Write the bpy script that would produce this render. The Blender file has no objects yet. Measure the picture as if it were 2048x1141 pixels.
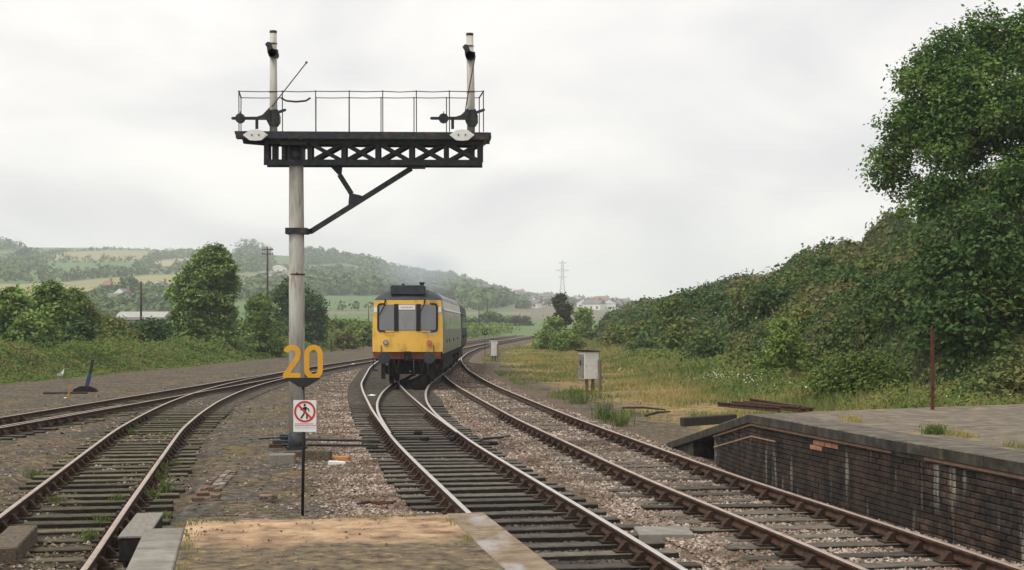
import bpy, bmesh, math, random
import numpy as np
from mathutils import Vector, Matrix

random.seed(11)
rng = np.random.default_rng(7)
scene = bpy.context.scene
col = scene.collection

# ------------------------------------------------------------------ camera
EYE = 2.35            # metres above rail top
FPX, HX, HY = 2900.0, 1024.0, 650.0
cam_d = bpy.data.cameras.new('camera')
cam = bpy.data.objects.new('camera', cam_d)
col.objects.link(cam)
cam.location = (0, 0, EYE)
cam.rotation_euler = (math.radians(90), 0, 0)
cam_d.sensor_width = 36.0
cam_d.lens = FPX / 2048.0 * 36.0
cam_d.shift_y = (HY - 570.5) / 2048.0
cam_d.clip_start = 0.1
cam_d.clip_end = 9000
scene.camera = cam
scene.render.engine = 'CYCLES'
scene.cycles.use_denoising = True
scene.cycles.max_bounces = 5
scene.cycles.diffuse_bounces = 3
scene.cycles.glossy_bounces = 2
scene.cycles.transmission_bounces = 3
scene.cycles.transparent_max_bounces = 6
scene.cycles.volume_bounces = 1
scene.cycles.volume_step_rate = 2.0
scene.view_settings.view_transform = 'Standard'
scene.view_settings.look = 'None'
scene.view_settings.gamma = 1.0
scene.view_settings.exposure = 0.74

# ------------------------------------------------------------------ sky
SUN_EL, SUN_AZ = 60.0, 232.0      # azimuth clockwise from +Y (high, from the left and a little behind)
world = bpy.data.worlds.new('World')
scene.world = world
world.use_nodes = True
wn, wl = world.node_tree.nodes, world.node_tree.links
wn.clear()
w_out = wn.new('ShaderNodeOutputWorld')
w_bg = wn.new('ShaderNodeBackground')
w_bg.inputs['Strength'].default_value = 0.1
w_sky = wn.new('ShaderNodeTexSky')
w_sky.sky_type = 'NISHITA'
w_sky.sun_disc = False
w_sky.sun_elevation = math.radians(SUN_EL)
w_sky.sun_rotation = math.radians(SUN_AZ)
w_sky.dust_density = 3.0
w_tc = wn.new('ShaderNodeTexCoord')
w_sep = wn.new('ShaderNodeSeparateXYZ')
w_add = wn.new('ShaderNodeMath'); w_add.operation = 'MAXIMUM'; w_add.inputs[1].default_value = 0.0
w_add2 = wn.new('ShaderNodeMath'); w_add2.operation = 'ADD'; w_add2.inputs[1].default_value = 0.32
w_dx = wn.new('ShaderNodeMath'); w_dx.operation = 'DIVIDE'
w_dy = wn.new('ShaderNodeMath'); w_dy.operation = 'DIVIDE'
w_cmb = wn.new('ShaderNodeCombineXYZ')
w_n1 = wn.new('ShaderNodeTexNoise'); w_n1.inputs['Scale'].default_value = 1.7
w_n1.inputs['Detail'].default_value = 7; w_n1.inputs['Roughness'].default_value = 0.5
w_n1.inputs['Distortion'].default_value = 0.35
w_rp = wn.new('ShaderNodeValToRGB')
w_rp.color_ramp.elements[0].position = 0.38; w_rp.color_ramp.elements[0].color = (5.15, 5.08, 5.12, 1)
w_rp.color_ramp.elements[1].position = 0.60; w_rp.color_ramp.elements[1].color = (7.0, 6.78, 6.45, 1)
w_mx = wn.new('ShaderNodeMixRGB'); w_mx.inputs['Fac'].default_value = 0.965
wl.new(w_tc.outputs['Generated'], w_sep.inputs[0])
wl.new(w_sep.outputs['Z'], w_add.inputs[0]); wl.new(w_add.outputs[0], w_add2.inputs[0])
wl.new(w_sep.outputs['X'], w_dx.inputs[0]); wl.new(w_add2.outputs[0], w_dx.inputs[1])
wl.new(w_sep.outputs['Y'], w_dy.inputs[0]); wl.new(w_add2.outputs[0], w_dy.inputs[1])
wl.new(w_dx.outputs[0], w_cmb.inputs[0]); wl.new(w_dy.outputs[0], w_cmb.inputs[1])
wl.new(w_cmb.outputs[0], w_n1.inputs['Vector'])
wl.new(w_n1.outputs['Fac'], w_rp.inputs['Fac'])
wl.new(w_sky.outputs[0], w_mx.inputs['Color1']); wl.new(w_rp.outputs[0], w_mx.inputs['Color2'])
wl.new(w_mx.outputs[0], w_bg.inputs['Color']); wl.new(w_bg.outputs[0], w_out.inputs['Surface'])

sun_d = bpy.data.lights.new('sun', 'SUN')
sun_d.energy = 1.5
sun_d.angle = math.radians(14)
sun_d.color = (1.0, 0.97, 0.91)
sun = bpy.data.objects.new('sun', sun_d); col.objects.link(sun)
_az, _el = math.radians(SUN_AZ), math.radians(SUN_EL)
_dir = Vector((math.sin(_az) * math.cos(_el), math.cos(_az) * math.cos(_el), math.sin(_el)))
sun.rotation_euler = _dir.to_track_quat('Z', 'Y').to_euler()
sun.location = _dir * 200

# ------------------------------------------------------------------ helpers
def P(px, py, Y):
    """point at distance Y seen at photograph pixel (px, py)"""
    return Vector(((px - HX) / FPX * Y, Y, EYE - (py - HY) / FPX * Y))

def G(px, py, z=0.0):
    """point of the level z seen at photograph pixel (px, py)"""
    Y = FPX * (EYE - z) / (py - HY)
    return Vector(((px - HX) / FPX * Y, Y, z))

def tag(o, label=None, cat=None, group=None, kind=None):
    if label: o['label'] = label
    if cat: o['category'] = cat
    if group: o['group'] = group
    if kind: o['kind'] = kind
    return o

def thing(name, label, cat, loc=(0, 0, 0), rz=0.0, group=None):
    o = bpy.data.objects.new(name, None)
    o.empty_display_size = 0.2
    o.location = loc; o.rotation_euler = (0, 0, rz)
    col.objects.link(o)
    return tag(o, label, cat, group)

def link(name, me, parent=None, loc=(0, 0, 0), rot=None):
    o = bpy.data.objects.new(name, me)
    o.location = loc
    if rot is not None: o.rotation_euler = rot
    if parent is not None: o.parent = parent
    col.objects.link(o)
    return o

class MB:
    """collects shapes for one mesh"""
    def __init__(self): self.v = []; self.f = []; self.m = []; self.mi = 0
    def add(self, vs, fs):
        b = len(self.v); self.v += [tuple(p) for p in vs]
        self.f += [tuple(b + i for i in f) for f in fs]; self.m += [self.mi] * len(fs)
        return self
    def box(self, x0, x1, y0, y1, z0, z1):
        return self.add([(x, y, z) for z in (z0, z1) for y in (y0, y1) for x in (x0, x1)],
            [(0, 2, 3, 1), (4, 5, 7, 6), (0, 1, 5, 4), (2, 6, 7, 3), (0, 4, 6, 2), (1, 3, 7, 5)])
    def beam(self, p0, p1, w, d, up=(0, 1, 0)):
        """bar from p0 to p1, thickness d along up, w across"""
        p0, p1 = Vector(p0), Vector(p1); a = (p1 - p0).normalized(); u = Vector(up)
        u = (u - a * u.dot(a))
        if u.length < 1e-4: u = a.orthogonal()
        u.normalize(); s = a.cross(u)
        vs = []
        for p in (p0, p1):
            for (i, j) in ((-1, -1), (1, -1), (1, 1), (-1, 1)): vs.append(p + s * (w / 2 * i) + u * (d / 2 * j))
        return self.add(vs, [(3, 2, 1, 0), (4, 5, 6, 7), (0, 1, 5, 4), (1, 2, 6, 5), (2, 3, 7, 6), (3, 0, 4, 7)])
    def tube(self, pts, rad, n=8, cap=True):
        pts = [Vector(p) for p in pts]
        if not hasattr(rad, '__len__'): rad = [rad] * len(pts)
        vs, fs = [], []
        prev = None
        for i, p in enumerate(pts):
            a = (pts[min(i + 1, len(pts) - 1)] - pts[max(i - 1, 0)]).normalized()
            if prev is None: u = a.orthogonal().normalized()
            else:
                u = prev - a * prev.dot(a)
                u = u.normalized() if u.length > 1e-5 else a.orthogonal().normalized()
            prev = u; s = a.cross(u)
            for k in range(n):
                t = 2 * math.pi * k / n
                vs.append(p + (u * math.cos(t) + s * math.sin(t)) * rad[i])
        for i in range(len(pts) - 1):
            for k in range(n):
                fs.append((i * n + k, i * n + (k + 1) % n, (i + 1) * n + (k + 1) % n, (i + 1) * n + k))
        if cap:
            fs.append(tuple(reversed(range(n)))); fs.append(tuple((len(pts) - 1) * n + k for k in range(n)))
        return self.add(vs, fs)
    def prism(self, poly, frm, y0, y1):
        """polygon [(a, b)] put through frm(a, b, depth) and thickened from depth y0 to y1"""
        n = len(poly)
        vs = [frm(a, b, y0) for a, b in poly] + [frm(a, b, y1) for a, b in poly]
        fs = [tuple(range(n)), tuple(reversed(range(n, 2 * n)))]
        fs += [(i, i + n, (i + 1) % n + n, (i + 1) % n) for i in range(n)]
        return self.add(vs, fs)
    def ribbon(self, pts, w, frm, y0, y1, closed=False):
        """flat stroke of width w along 2-D points, thickened"""
        n = len(pts); L, R = [], []
        for i in range(n):
            if closed: a, b = pts[(i - 1) % n], pts[(i + 1) % n]
            else: a, b = pts[max(i - 1, 0)], pts[min(i + 1, n - 1)]
            dx, dy = b[0] - a[0], b[1] - a[1]; l = math.hypot(dx, dy) or 1
            nx, ny = -dy / l * w / 2, dx / l * w / 2
            L.append((pts[i][0] + nx, pts[i][1] + ny)); R.append((pts[i][0] - nx, pts[i][1] - ny))
        vs = []
        for dpt in (y0, y1):
            for i in range(n): vs += [frm(L[i][0], L[i][1], dpt), frm(R[i][0], R[i][1], dpt)]
        fs = []; m = n if closed else n - 1
        for i in range(m):
            j = (i + 1) % n
            a, b, c, d = 2 * i, 2 * i + 1, 2 * j + 1, 2 * j; o = 2 * n
            fs += [(a, b, c, d), (o + d, o + c, o + b, o + a), (a, d, o + d, o + a), (b, o + b, o + c, c)]
        if not closed:
            o = 2 * n; e = 2 * (n - 1)
            fs += [(0, o, o + 1, 1), (e, e + 1, o + e + 1, o + e)]
        return self.add(vs, fs)
    def sphere(self, c, rx, ry=None, rz=None, n=10, m=6):
        ry = ry or rx; rz = rz or rx; vs, fs = [], []
        for i in range(1, m):
            t = math.pi * i / m
            for k in range(n):
                p = 2 * math.pi * k / n
                vs.append((c[0] + rx * math.sin(t) * math.cos(p), c[1] + ry * math.sin(t) * math.sin(p), c[2] + rz * math.cos(t)))
        vs += [(c[0], c[1], c[2] + rz), (c[0], c[1], c[2] - rz)]; T = len(vs) - 2
        for i in range(m - 2):
            for k in range(n):
                fs.append((i * n + k, (i + 1) * n + k, (i + 1) * n + (k + 1) % n, i * n + (k + 1) % n))
        for k in range(n):
            fs.append((T, k, (k + 1) % n)); fs.append((T + 1, (m - 2) * n + (k + 1) % n, (m - 2) * n + k))
        return self.add(vs, fs)
    def mesh(self, name, mats, smooth=False, bevel=0.0):
        me = bpy.data.meshes.new(name)
        me.from_pydata(self.v, [], self.f)
        if not isinstance(mats, (list, tuple)): mats = [mats]
        for m in mats: me.materials.append(m)
        if len(mats) > 1: me.polygons.foreach_set('material_index', self.m)
        bm = bmesh.new(); bm.from_mesh(me)
        bmesh.ops.recalc_face_normals(bm, faces=bm.faces)
        if bevel:
            bmesh.ops.bevel(bm, geom=[e for e in bm.edges], offset=bevel, segments=1, affect='EDGES', clamp_overlap=True)
        bm.to_mesh(me); bm.free()
        if smooth: me.polygons.foreach_set('use_smooth', [True] * len(me.polygons))
        me.update()
        return me
    def build(self, name, mats, parent=None, smooth=False, bevel=0.0, loc=(0, 0, 0), rot=None):
        return link(name, self.mesh(name, mats, smooth, bevel), parent, loc, rot)

def np_mesh(name, V, F, mats, smooth=False):
    """V (n,3), F (m,k) with equal-sided faces"""
    me = bpy.data.meshes.new(name)
    V = np.asarray(V, dtype=np.float32); F = np.asarray(F, dtype=np.int32)
    m, k = F.shape
    me.vertices.add(len(V)); me.vertices.foreach_set('co', V.ravel())
    me.loops.add(m * k); me.loops.foreach_set('vertex_index', F.ravel())
    me.polygons.add(m)
    me.polygons.foreach_set('loop_start', np.arange(0, m * k, k, dtype=np.int32))
    me.polygons.foreach_set('loop_total', np.full(m, k, dtype=np.int32))
    if not isinstance(mats, (list, tuple)): mats = [mats]
    for q in mats: me.materials.append(q)
    if smooth: me.polygons.foreach_set('use_smooth', np.ones(m, dtype=bool))
    me.update(calc_edges=True); me.validate()
    return me

_tab = rng.random((256, 256))
def vnoise(x, y):
    x = np.asarray(x, float); y = np.asarray(y, float)
    xi = np.floor(x).astype(int); yi = np.floor(y).astype(int)
    fx = x - xi; fy = y - yi
    fx = fx * fx * (3 - 2 * fx); fy = fy * fy * (3 - 2 * fy)
    g = lambda a, b: _tab[a & 255, b & 255]
    return (g(xi, yi) * (1 - fx) + g(xi + 1, yi) * fx) * (1 - fy) + (g(xi, yi + 1) * (1 - fx) + g(xi + 1, yi + 1) * fx) * fy
def fbm(x, y, o=4):
    s = 0; a = .5
    for i in range(o):
        s = s + a * vnoise(x * 2 ** i + 17.3 * i, y * 2 ** i + 5.1 * i); a *= .5
    return s / (1 - .5 ** o)

# ------------------------------------------------------------------ materials
def lin(r, g, b):
    f = lambda c: (c / 255 / 12.92) if c / 255 <= .04045 else ((c / 255 + .055) / 1.055) ** 2.4
    return (f(r), f(g), f(b))

def new_mat(name):
    m = bpy.data.materials.new(name); m.use_nodes = True
    nt = m.node_tree; nt.nodes.clear()
    out = nt.nodes.new('ShaderNodeOutputMaterial')
    return m, nt.nodes, nt.links, out

def ramp(N, stops):
    r = N.new('ShaderNodeValToRGB'); e = r.color_ramp.elements
    e[0].position, e[0].color = stops[0][0], (*stops[0][1], 1)
    e[1].position, e[1].color = stops[-1][0], (*stops[-1][1], 1)
    for p, c in stops[1:-1]:
        q = e.new(p); q.color = (*c, 1)
    return r

def mat(name, stops, scale=8.0, rough=.85, detail=6, stretch=(1, 1, 1), bump=0.0, bump_scale=None, spec=.25, metal=0.0, vary=0.0,
        stain=None, coat=0.0):
    """noise-mottled principled material; stops = colours low..high; stain = (colour, scale xyz, lo, hi)"""
    m, N, L, out = new_mat(name)
    bs = N.new('ShaderNodeBsdfPrincipled')
    geo = N.new('ShaderNodeNewGeometry')
    mp = N.new('ShaderNodeMapping'); mp.inputs['Scale'].default_value = stretch
    nz = N.new('ShaderNodeTexNoise'); nz.inputs['Scale'].default_value = scale; nz.inputs['Detail'].default_value = detail
    nz.inputs['Roughness'].default_value = .62
    L.new(geo.outputs['Position'], mp.inputs[0]); L.new(mp.outputs[0], nz.inputs['Vector'])
    k = len(stops)
    rp = ramp(N, [(.3 + .4 * i / (k - 1), c) for i, c in enumerate(stops)] if k > 1 else [(0, stops[0]), (1, stops[0])])
    L.new(nz.outputs['Fac'], rp.inputs[0])
    c = rp.outputs[0]
    if stain:
        mp2 = N.new('ShaderNodeMapping'); mp2.inputs['Scale'].default_value = stain[1]
        n2 = N.new('ShaderNodeTexNoise'); n2.inputs['Scale'].default_value = 1.0; n2.inputs['Detail'].default_value = 5
        L.new(geo.outputs['Position'], mp2.inputs[0]); L.new(mp2.outputs[0], n2.inputs['Vector'])
        r2 = ramp(N, [(stain[2], (0, 0, 0)), (stain[3], (1, 1, 1))]); L.new(n2.outputs['Fac'], r2.inputs[0])
        mx = N.new('ShaderNodeMixRGB'); L.new(r2.outputs[0], mx.inputs[0]); L.new(c, mx.inputs[1])
        mx.inputs[2].default_value = (*stain[0], 1); c = mx.outputs[0]
    if vary:
        oi = N.new('ShaderNodeObjectInfo'); hs = N.new('ShaderNodeHueSaturation')
        mr = N.new('ShaderNodeMapRange'); mr.inputs['To Min'].default_value = 1 - vary; mr.inputs['To Max'].default_value = 1 + vary
        L.new(oi.outputs['Random'], mr.inputs[0]); L.new(mr.outputs[0], hs.inputs['Value']); L.new(c, hs.inputs['Color']); c = hs.outputs[0]
    L.new(c, bs.inputs['Base Color'])
    bs.inputs['Roughness'].default_value = rough
    bs.inputs['Specular IOR Level'].default_value = spec
    bs.inputs['Metallic'].default_value = metal
    if coat: bs.inputs['Coat Weight'].default_value = coat
    if bump:
        n3 = N.new('ShaderNodeTexNoise'); n3.inputs['Scale'].default_value = bump_scale or scale * 3; n3.inputs['Detail'].default_value = 5
        L.new(mp.outputs[0], n3.inputs['Vector'])
        bp = N.new('ShaderNodeBump'); bp.inputs['Strength'].default_value = bump; bp.inputs['Distance'].default_value = .03
        L.new(n3.outputs['Fac'], bp.inputs['Height']); L.new(bp.outputs[0], bs.inputs['Normal'])
    L.new(bs.outputs[0], out.inputs['Surface'])
    return m

def leaf_mat(name, stops, patch=None, patch_scale=.35, trans=.35, lo=.45, hi=.6, rough=.6):
    """leaf colour by leaf; patch = second colour list that takes over in clumps"""
    m, N, L, out = new_mat(name)
    geo = N.new('ShaderNodeNewGeometry')
    k = len(stops)
    r1 = ramp(N, [(i / (k - 1), c) for i, c in enumerate(stops)])
    L.new(geo.outputs['Random Per Island'], r1.inputs[0]); c = r1.outputs[0]
    if patch:
        r2 = ramp(N, [(i / (len(patch) - 1), q) for i, q in enumerate(patch)]); L.new(geo.outputs['Random Per Island'], r2.inputs[0])
        nz = N.new('ShaderNodeTexNoise'); nz.inputs['Scale'].default_value = patch_scale; nz.inputs['Detail'].default_value = 4
        L.new(geo.outputs['Position'], nz.inputs['Vector'])
        rr = ramp(N, [(lo, (0, 0, 0)), (hi, (1, 1, 1))]); L.new(nz.outputs['Fac'], rr.inputs[0])
        mx = N.new('ShaderNodeMixRGB'); L.new(rr.outputs[0], mx.inputs[0]); L.new(c, mx.inputs[1]); L.new(r2.outputs[0], mx.inputs[2]); c = mx.outputs[0]
    bs = N.new('ShaderNodeBsdfPrincipled'); bs.inputs['Roughness'].default_value = rough; bs.inputs['Specular IOR Level'].default_value = .04
    tr = N.new('ShaderNodeBsdfTranslucent'); ms = N.new('ShaderNodeMixShader'); ms.inputs[0].default_value = trans
    L.new(c, bs.inputs['Base Color']); L.new(c, tr.inputs['Color'])
    L.new(bs.outputs[0], ms.inputs[1]); L.new(tr.outputs[0], ms.inputs[2]); L.new(ms.outputs[0], out.inputs['Surface'])
    return m

M = {}
M['rail_top'] = mat('rail_top', [(.42, .38, .34), (.58, .54, .50)], 3, .38, metal=.55, spec=.5)
M['rail_dull'] = mat('rail_dull', [(.30, .22, .17), (.46, .38, .32)], 4, .5, metal=.3, spec=.4)
M['rust'] = mat('rust', [(.022, .014, .010), (.062, .033, .021), (.105, .054, .031)], 9, .9, bump=.3)
M['chair'] = mat('chair', [(.022, .014, .010), (.06, .032, .02)], 12, .9, bump=.3, vary=.3)
M['sleeper'] = mat('sleeper', [(.045, .039, .031), (.10, .088, .07), (.19, .17, .14)], 6, .95, stretch=(1, 6, 6), bump=.5, vary=.4)
M['sleeper_mossy'] = mat('sleeper_mossy', [(.04, .036, .022), (.095, .085, .052), (.18, .155, .095)], 6, .95, stretch=(1, 6, 6), bump=.5, vary=.35)
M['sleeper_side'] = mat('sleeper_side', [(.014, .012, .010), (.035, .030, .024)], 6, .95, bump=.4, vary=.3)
M['post_cream'] = mat('post_cream', [(.30, .28, .24), (.46, .44, .39), (.56, .54, .49)], 3, .7, stretch=(3, 3, .5), bump=.1,
                      stain=((.16, .10, .06), (9, 9, 1.2), .62, .75))
M['black_iron'] = mat('black_iron', [(.010, .014, .018), (.020, .027, .033), (.045, .042, .04)], 10, .55, bump=.25, spec=.3, stain=((.085, .045, .028), (5, 5, 7), .58, .70))
M['rust_rod'] = mat('rust_rod', [(.05, .03, .022), (.12, .065, .045)], 12, .85)
M['white_paint'] = mat('white_paint', [(.66, .65, .62), (.78, .78, .76)], 8, .5, stain=((.35, .30, .22), (6, 6, 3), .66, .8))
M['sign_white'] = mat('sign_white', [(.72, .72, .70), (.80, .80, .79)], 6, .4)
M['sign_red'] = mat('sign_red', [(.50, .03, .02), (.58, .045, .03)], 6, .45)
M['sign_black'] = mat('sign_black', [(.012, .012, .013), (.02, .02, .022)], 6, .5)
M['sign_grey'] = mat('sign_grey', [(.42, .38, .37), (.48, .44, .44)], 6, .5)
M['digit_yellow'] = mat('digit_yellow', [(.62, .30, .025), (.72, .37, .04)], 5, .45, stain=((.30, .16, .04), (8, 8, 8), .66, .76))
M['train_yellow'] = mat('train_yellow', [(.76, .44, .07), (.84, .51, .10)], 2, .42, stain=((.34, .20, .07), (2.6, 2.6, 1.4), .52, .78), spec=.3)
M['train_red'] = mat('train_red', [(.10, .028, .018), (.22, .06, .035)], 6, .6)
M['train_side'] = mat('train_side', [(.20, .21, .18), (.27, .28, .245)], 2, .42, stain=((.12, .11, .09), (1, .4, 3), .55, .75), spec=.4)
M['train_cream'] = mat('train_cream', [(.50, .50, .46), (.60, .60, .56)], 2, .45)
M['train_blue'] = mat('train_blue', [(.007, .011, .026), (.012, .018, .038)], 2, .55, spec=.2)
M['roof_grey'] = mat('roof_grey', [(.22, .22, .21), (.34, .34, .32)], 2, .6, stain=((.08, .08, .08), (1.5, .6, 1), .52, .7))
M['roof_dark'] = mat('roof_dark', [(.022, .028, .034), (.045, .052, .058)], 4, .6)
M['under'] = mat('under', [(.005, .005, .006), (.013, .012, .011), (.026, .021, .018)], 8, .9, bump=.3)
M['steel_grey'] = mat('steel_grey', [(.10, .10, .105), (.18, .18, .185)], 8, .5)
M['cab_grey'] = mat('cab_grey', [(.20, .20, .195), (.28, .28, .275)], 5, .3, spec=.6, stretch=(2, 2, .4))
M['lamp_pink'] = mat('lamp_pink', [(.50, .14, .09), (.58, .18, .12)], 8, .35)
M['lamp_clear'] = mat('lamp_clear', [(.30, .29, .33), (.42, .40, .44)], 8, .2, spec=.6)
M['concrete'] = mat('concrete', [(.14, .128, .108), (.21, .195, .168), (.28, .262, .23)], 5, .9, bump=.25, vary=.1)
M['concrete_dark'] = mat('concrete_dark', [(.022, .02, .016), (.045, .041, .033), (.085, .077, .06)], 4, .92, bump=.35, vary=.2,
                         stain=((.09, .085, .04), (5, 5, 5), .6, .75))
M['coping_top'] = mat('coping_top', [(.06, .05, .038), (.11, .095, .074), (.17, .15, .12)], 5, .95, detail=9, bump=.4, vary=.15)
M['timber'] = mat('timber', [(.045, .034, .024), (.105, .082, .058), (.17, .138, .10)], 6, .9, stretch=(6, 1, 6), bump=.4)
M['timber_dark'] = mat('timber_dark', [(.022, .02, .017), (.05, .043, .034)], 6, .9, stretch=(6, 1, 6), bump=.4)
M['timber_pale'] = mat('timber_pale', [(.15, .135, .115), (.28, .255, .22)], 7, .9, stretch=(6, 1, 6), bump=.4)
M['post_wood'] = mat('post_wood', [(.14, .105, .08), (.24, .19, .15)], 9, .9, stretch=(4, 4, .6), bump=.3)
M['rust_red'] = mat('rust_red', [(.06, .022, .015), (.12, .045, .028)], 10, .9, bump=.3)
M['orange_wood'] = mat('orange_wood', [(.36, .15, .04), (.5, .24, .08)], 8, .85)
M['brick_sooty'] = mat('brick_sooty', [(.013, .012, .011), (.036, .026, .020), (.085, .053, .037)], 3.5, .92, bump=.5, bump_scale=40, vary=.45,
                       stain=((.26, .245, .205), (6.0, 6.0, .8), .60, .72))
M['brick_orange'] = mat('brick_orange', [(.26, .115, .065), (.38, .20, .125)], 12, .9, bump=.3, vary=.2)
M['brick_red'] = mat('brick_red', [(.10, .065, .048), (.19, .128, .098)], 12, .9, bump=.3, vary=.3)
M['mortar'] = mat('mortar', [(.06, .056, .048), (.135, .125, .106), (.25, .23, .195)], 6, .95, bump=.3)
M['mortar_pale'] = mat('mortar_pale', [(.25, .15, .10), (.36, .24, .17)], 7, .95)
M['gloss_black'] = mat('gloss_black', [(.012, .012, .013), (.02, .02, .02)], 5, .45, spec=.4)
M['lever_blue'] = mat('lever_blue', [(.012, .035, .10), (.02, .06, .16)], 5, .4, spec=.4)
M['house_white'] = mat('house_white', [(.70, .68, .63), (.80, .78, .74)], .2, .8)
M['house_cream'] = mat('house_cream', [(.48, .42, .33), (.58, .52, .42)], .2, .8)
M['slate'] = mat('slate', [(.12, .11, .11), (.20, .185, .18)], .3, .8)
M['tile_red'] = mat('tile_red', [(.20, .11, .085), (.28, .16, .12)], .3, .85)
M['shed_roof'] = mat('shed_roof', [(.30, .295, .28), (.40, .39, .365)], .5, .7)
M['shed_wall'] = mat('shed_wall', [(.42, .38, .31), (.50, .46, .38)], .5, .8)
M['pylon'] = mat('pylon', [(.30, .31, .30), (.36, .37, .36)], .5, .6, metal=.3)
M['bark'] = mat('bark', [(.035, .028, .02), (.085, .07, .05)], 6, .95, stretch=(2, 2, .5), bump=.5)
M['pole_wood'] = mat('pole_wood', [(.04, .032, .026), (.08, .062, .05)], 5, .9, stretch=(2, 2, .4))

def glass_mat():
    m, N, L, out = new_mat('cab_glass')
    bs = N.new('ShaderNodeBsdfPrincipled')
    bs.inputs['Base Color'].default_value = (.11, .118, .125, 1); bs.inputs['Roughness'].default_value = .12
    bs.inputs['Specular IOR Level'].default_value = .9; bs.inputs['Coat Weight'].default_value = .6; bs.inputs['Coat Roughness'].default_value = .05
    L.new(bs.outputs[0], out.inputs['Surface']); return m
M['glass'] = glass_mat()

# leaves
M['leaf_scrub'] = leaf_mat('leaf_scrub', [(.032, .066, .018), (.066, .115, .032), (.115, .17, .05)],
                           patch=[(.13, .13, .045), (.18, .17, .065), (.23, .205, .085)], patch_scale=.2, lo=.49, hi=.66, trans=.2)
M['leaf_tree'] = leaf_mat('leaf_tree', [(.045, .100, .024), (.080, .155, .036), (.12, .205, .05)],
                          patch=[(.12, .20, .045), (.17, .26, .065), (.22, .31, .09)], patch_scale=.8, lo=.47, hi=.60, trans=.25)
M['leaf_bright'] = leaf_mat('leaf_bright', [(.14, .21, .045), (.20, .29, .065), (.27, .35, .095)], trans=.3)
M['leaf_left'] = leaf_mat('leaf_left', [(.06, .115, .026), (.115, .185, .042), (.18, .25, .062)],
                          patch=[(.19, .29, .07), (.26, .36, .10), (.34, .42, .14)], patch_scale=1.0, lo=.47, hi=.60, trans=.25)
M['leaf_dark'] = leaf_mat('leaf_dark', [(.035, .075, .024), (.062, .115, .035), (.10, .16, .05)], trans=.2)
M['leaf_conifer'] = leaf_mat('leaf_conifer', [(.04, .055, .02), (.075, .085, .03), (.12, .11, .04)])
M['leaf_far'] = leaf_mat('leaf_far', [(.05, .095, .032), (.08, .135, .042), (.115, .175, .056)], patch=[(.09, .13, .045), (.12, .165, .055), (.15, .19, .065)], patch_scale=.03, trans=.15)
M['leaf_weed'] = leaf_mat('leaf_weed', [(.09, .155, .03), (.14, .215, .045), (.20, .27, .065)],
                          patch=[(.20, .20, .06), (.25, .235, .08), (.17, .18, .05)], patch_scale=.3, lo=.52, hi=.68, trans=.25)
M['bank_leaf'] = leaf_mat('bank_leaf', [(.05, .095, .02), (.095, .15, .032), (.16, .21, .05)],
                         patch=[(.15, .155, .045), (.20, .20, .065), (.11, .15, .035)], patch_scale=.45, lo=.45, hi=.62, trans=.2)
M['grass_dry'] = leaf_mat('grass_dry', [(.36, .28, .10), (.44, .35, .15), (.28, .28, .09)],
                          patch=[(.10, .155, .042), (.15, .20, .062), (.23, .25, .085)], patch_scale=.28, lo=.41, hi=.56, trans=.3)
M['grass_green'] = leaf_mat('grass_green', [(.075, .115, .03), (.115, .165, .045), (.18, .21, .065)], trans=.3)
M['petal'] = mat('petal', [(.55, .54, .44), (.66, .65, .56)], 5, .7)

def stone_mat(name, stops, dirt=(.07, .045, .03), lo=.5, hi=.66, amount=.7):
    m, N, L, out = new_mat(name)
    geo = N.new('ShaderNodeNewGeometry'); k = len(stops)
    r1 = ramp(N, [(i / (k - 1), c) for i, c in enumerate(stops)]); L.new(geo.outputs['Random Per Island'], r1.inputs[0])
    nz = N.new('ShaderNodeTexNoise'); nz.inputs['Scale'].default_value = .9; nz.inputs['Detail'].default_value = 6; L.new(geo.outputs['Position'], nz.inputs['Vector'])
    rr = ramp(N, [(lo, (0, 0, 0)), (hi, (amount,) * 3)]); L.new(nz.outputs['Fac'], rr.inputs[0])
    mx = N.new('ShaderNodeMixRGB'); L.new(rr.outputs[0], mx.inputs[0]); L.new(r1.outputs[0], mx.inputs[1]); mx.inputs[2].default_value = (*dirt, 1)
    bs = N.new('ShaderNodeBsdfPrincipled'); bs.inputs['Roughness'].default_value = .95; bs.inputs['Specular IOR Level'].default_value = .05
    L.new(mx.outputs[0], bs.inputs['Base Color']); L.new(bs.outputs[0], out.inputs['Surface']); return m
M['stone_tan'] = stone_mat('stone_tan', [(.07, .052, .04), (.18, .135, .105), (.32, .25, .20), (.50, .425, .36), (.20, .135, .10), (.26, .21, .17)], lo=.44, hi=.62, amount=.72)
M['stone_oily'] = stone_mat('stone_oily', [(.03, .026, .022), (.075, .064, .052), (.12, .105, .088), (.16, .14, .12)], dirt=(.03, .024, .02))
M['stone_yard'] = stone_mat('stone_yard', [(.05, .038, .027), (.13, .10, .072), (.36, .30, .235), (.09, .06, .04), (.24, .17, .11)])

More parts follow.
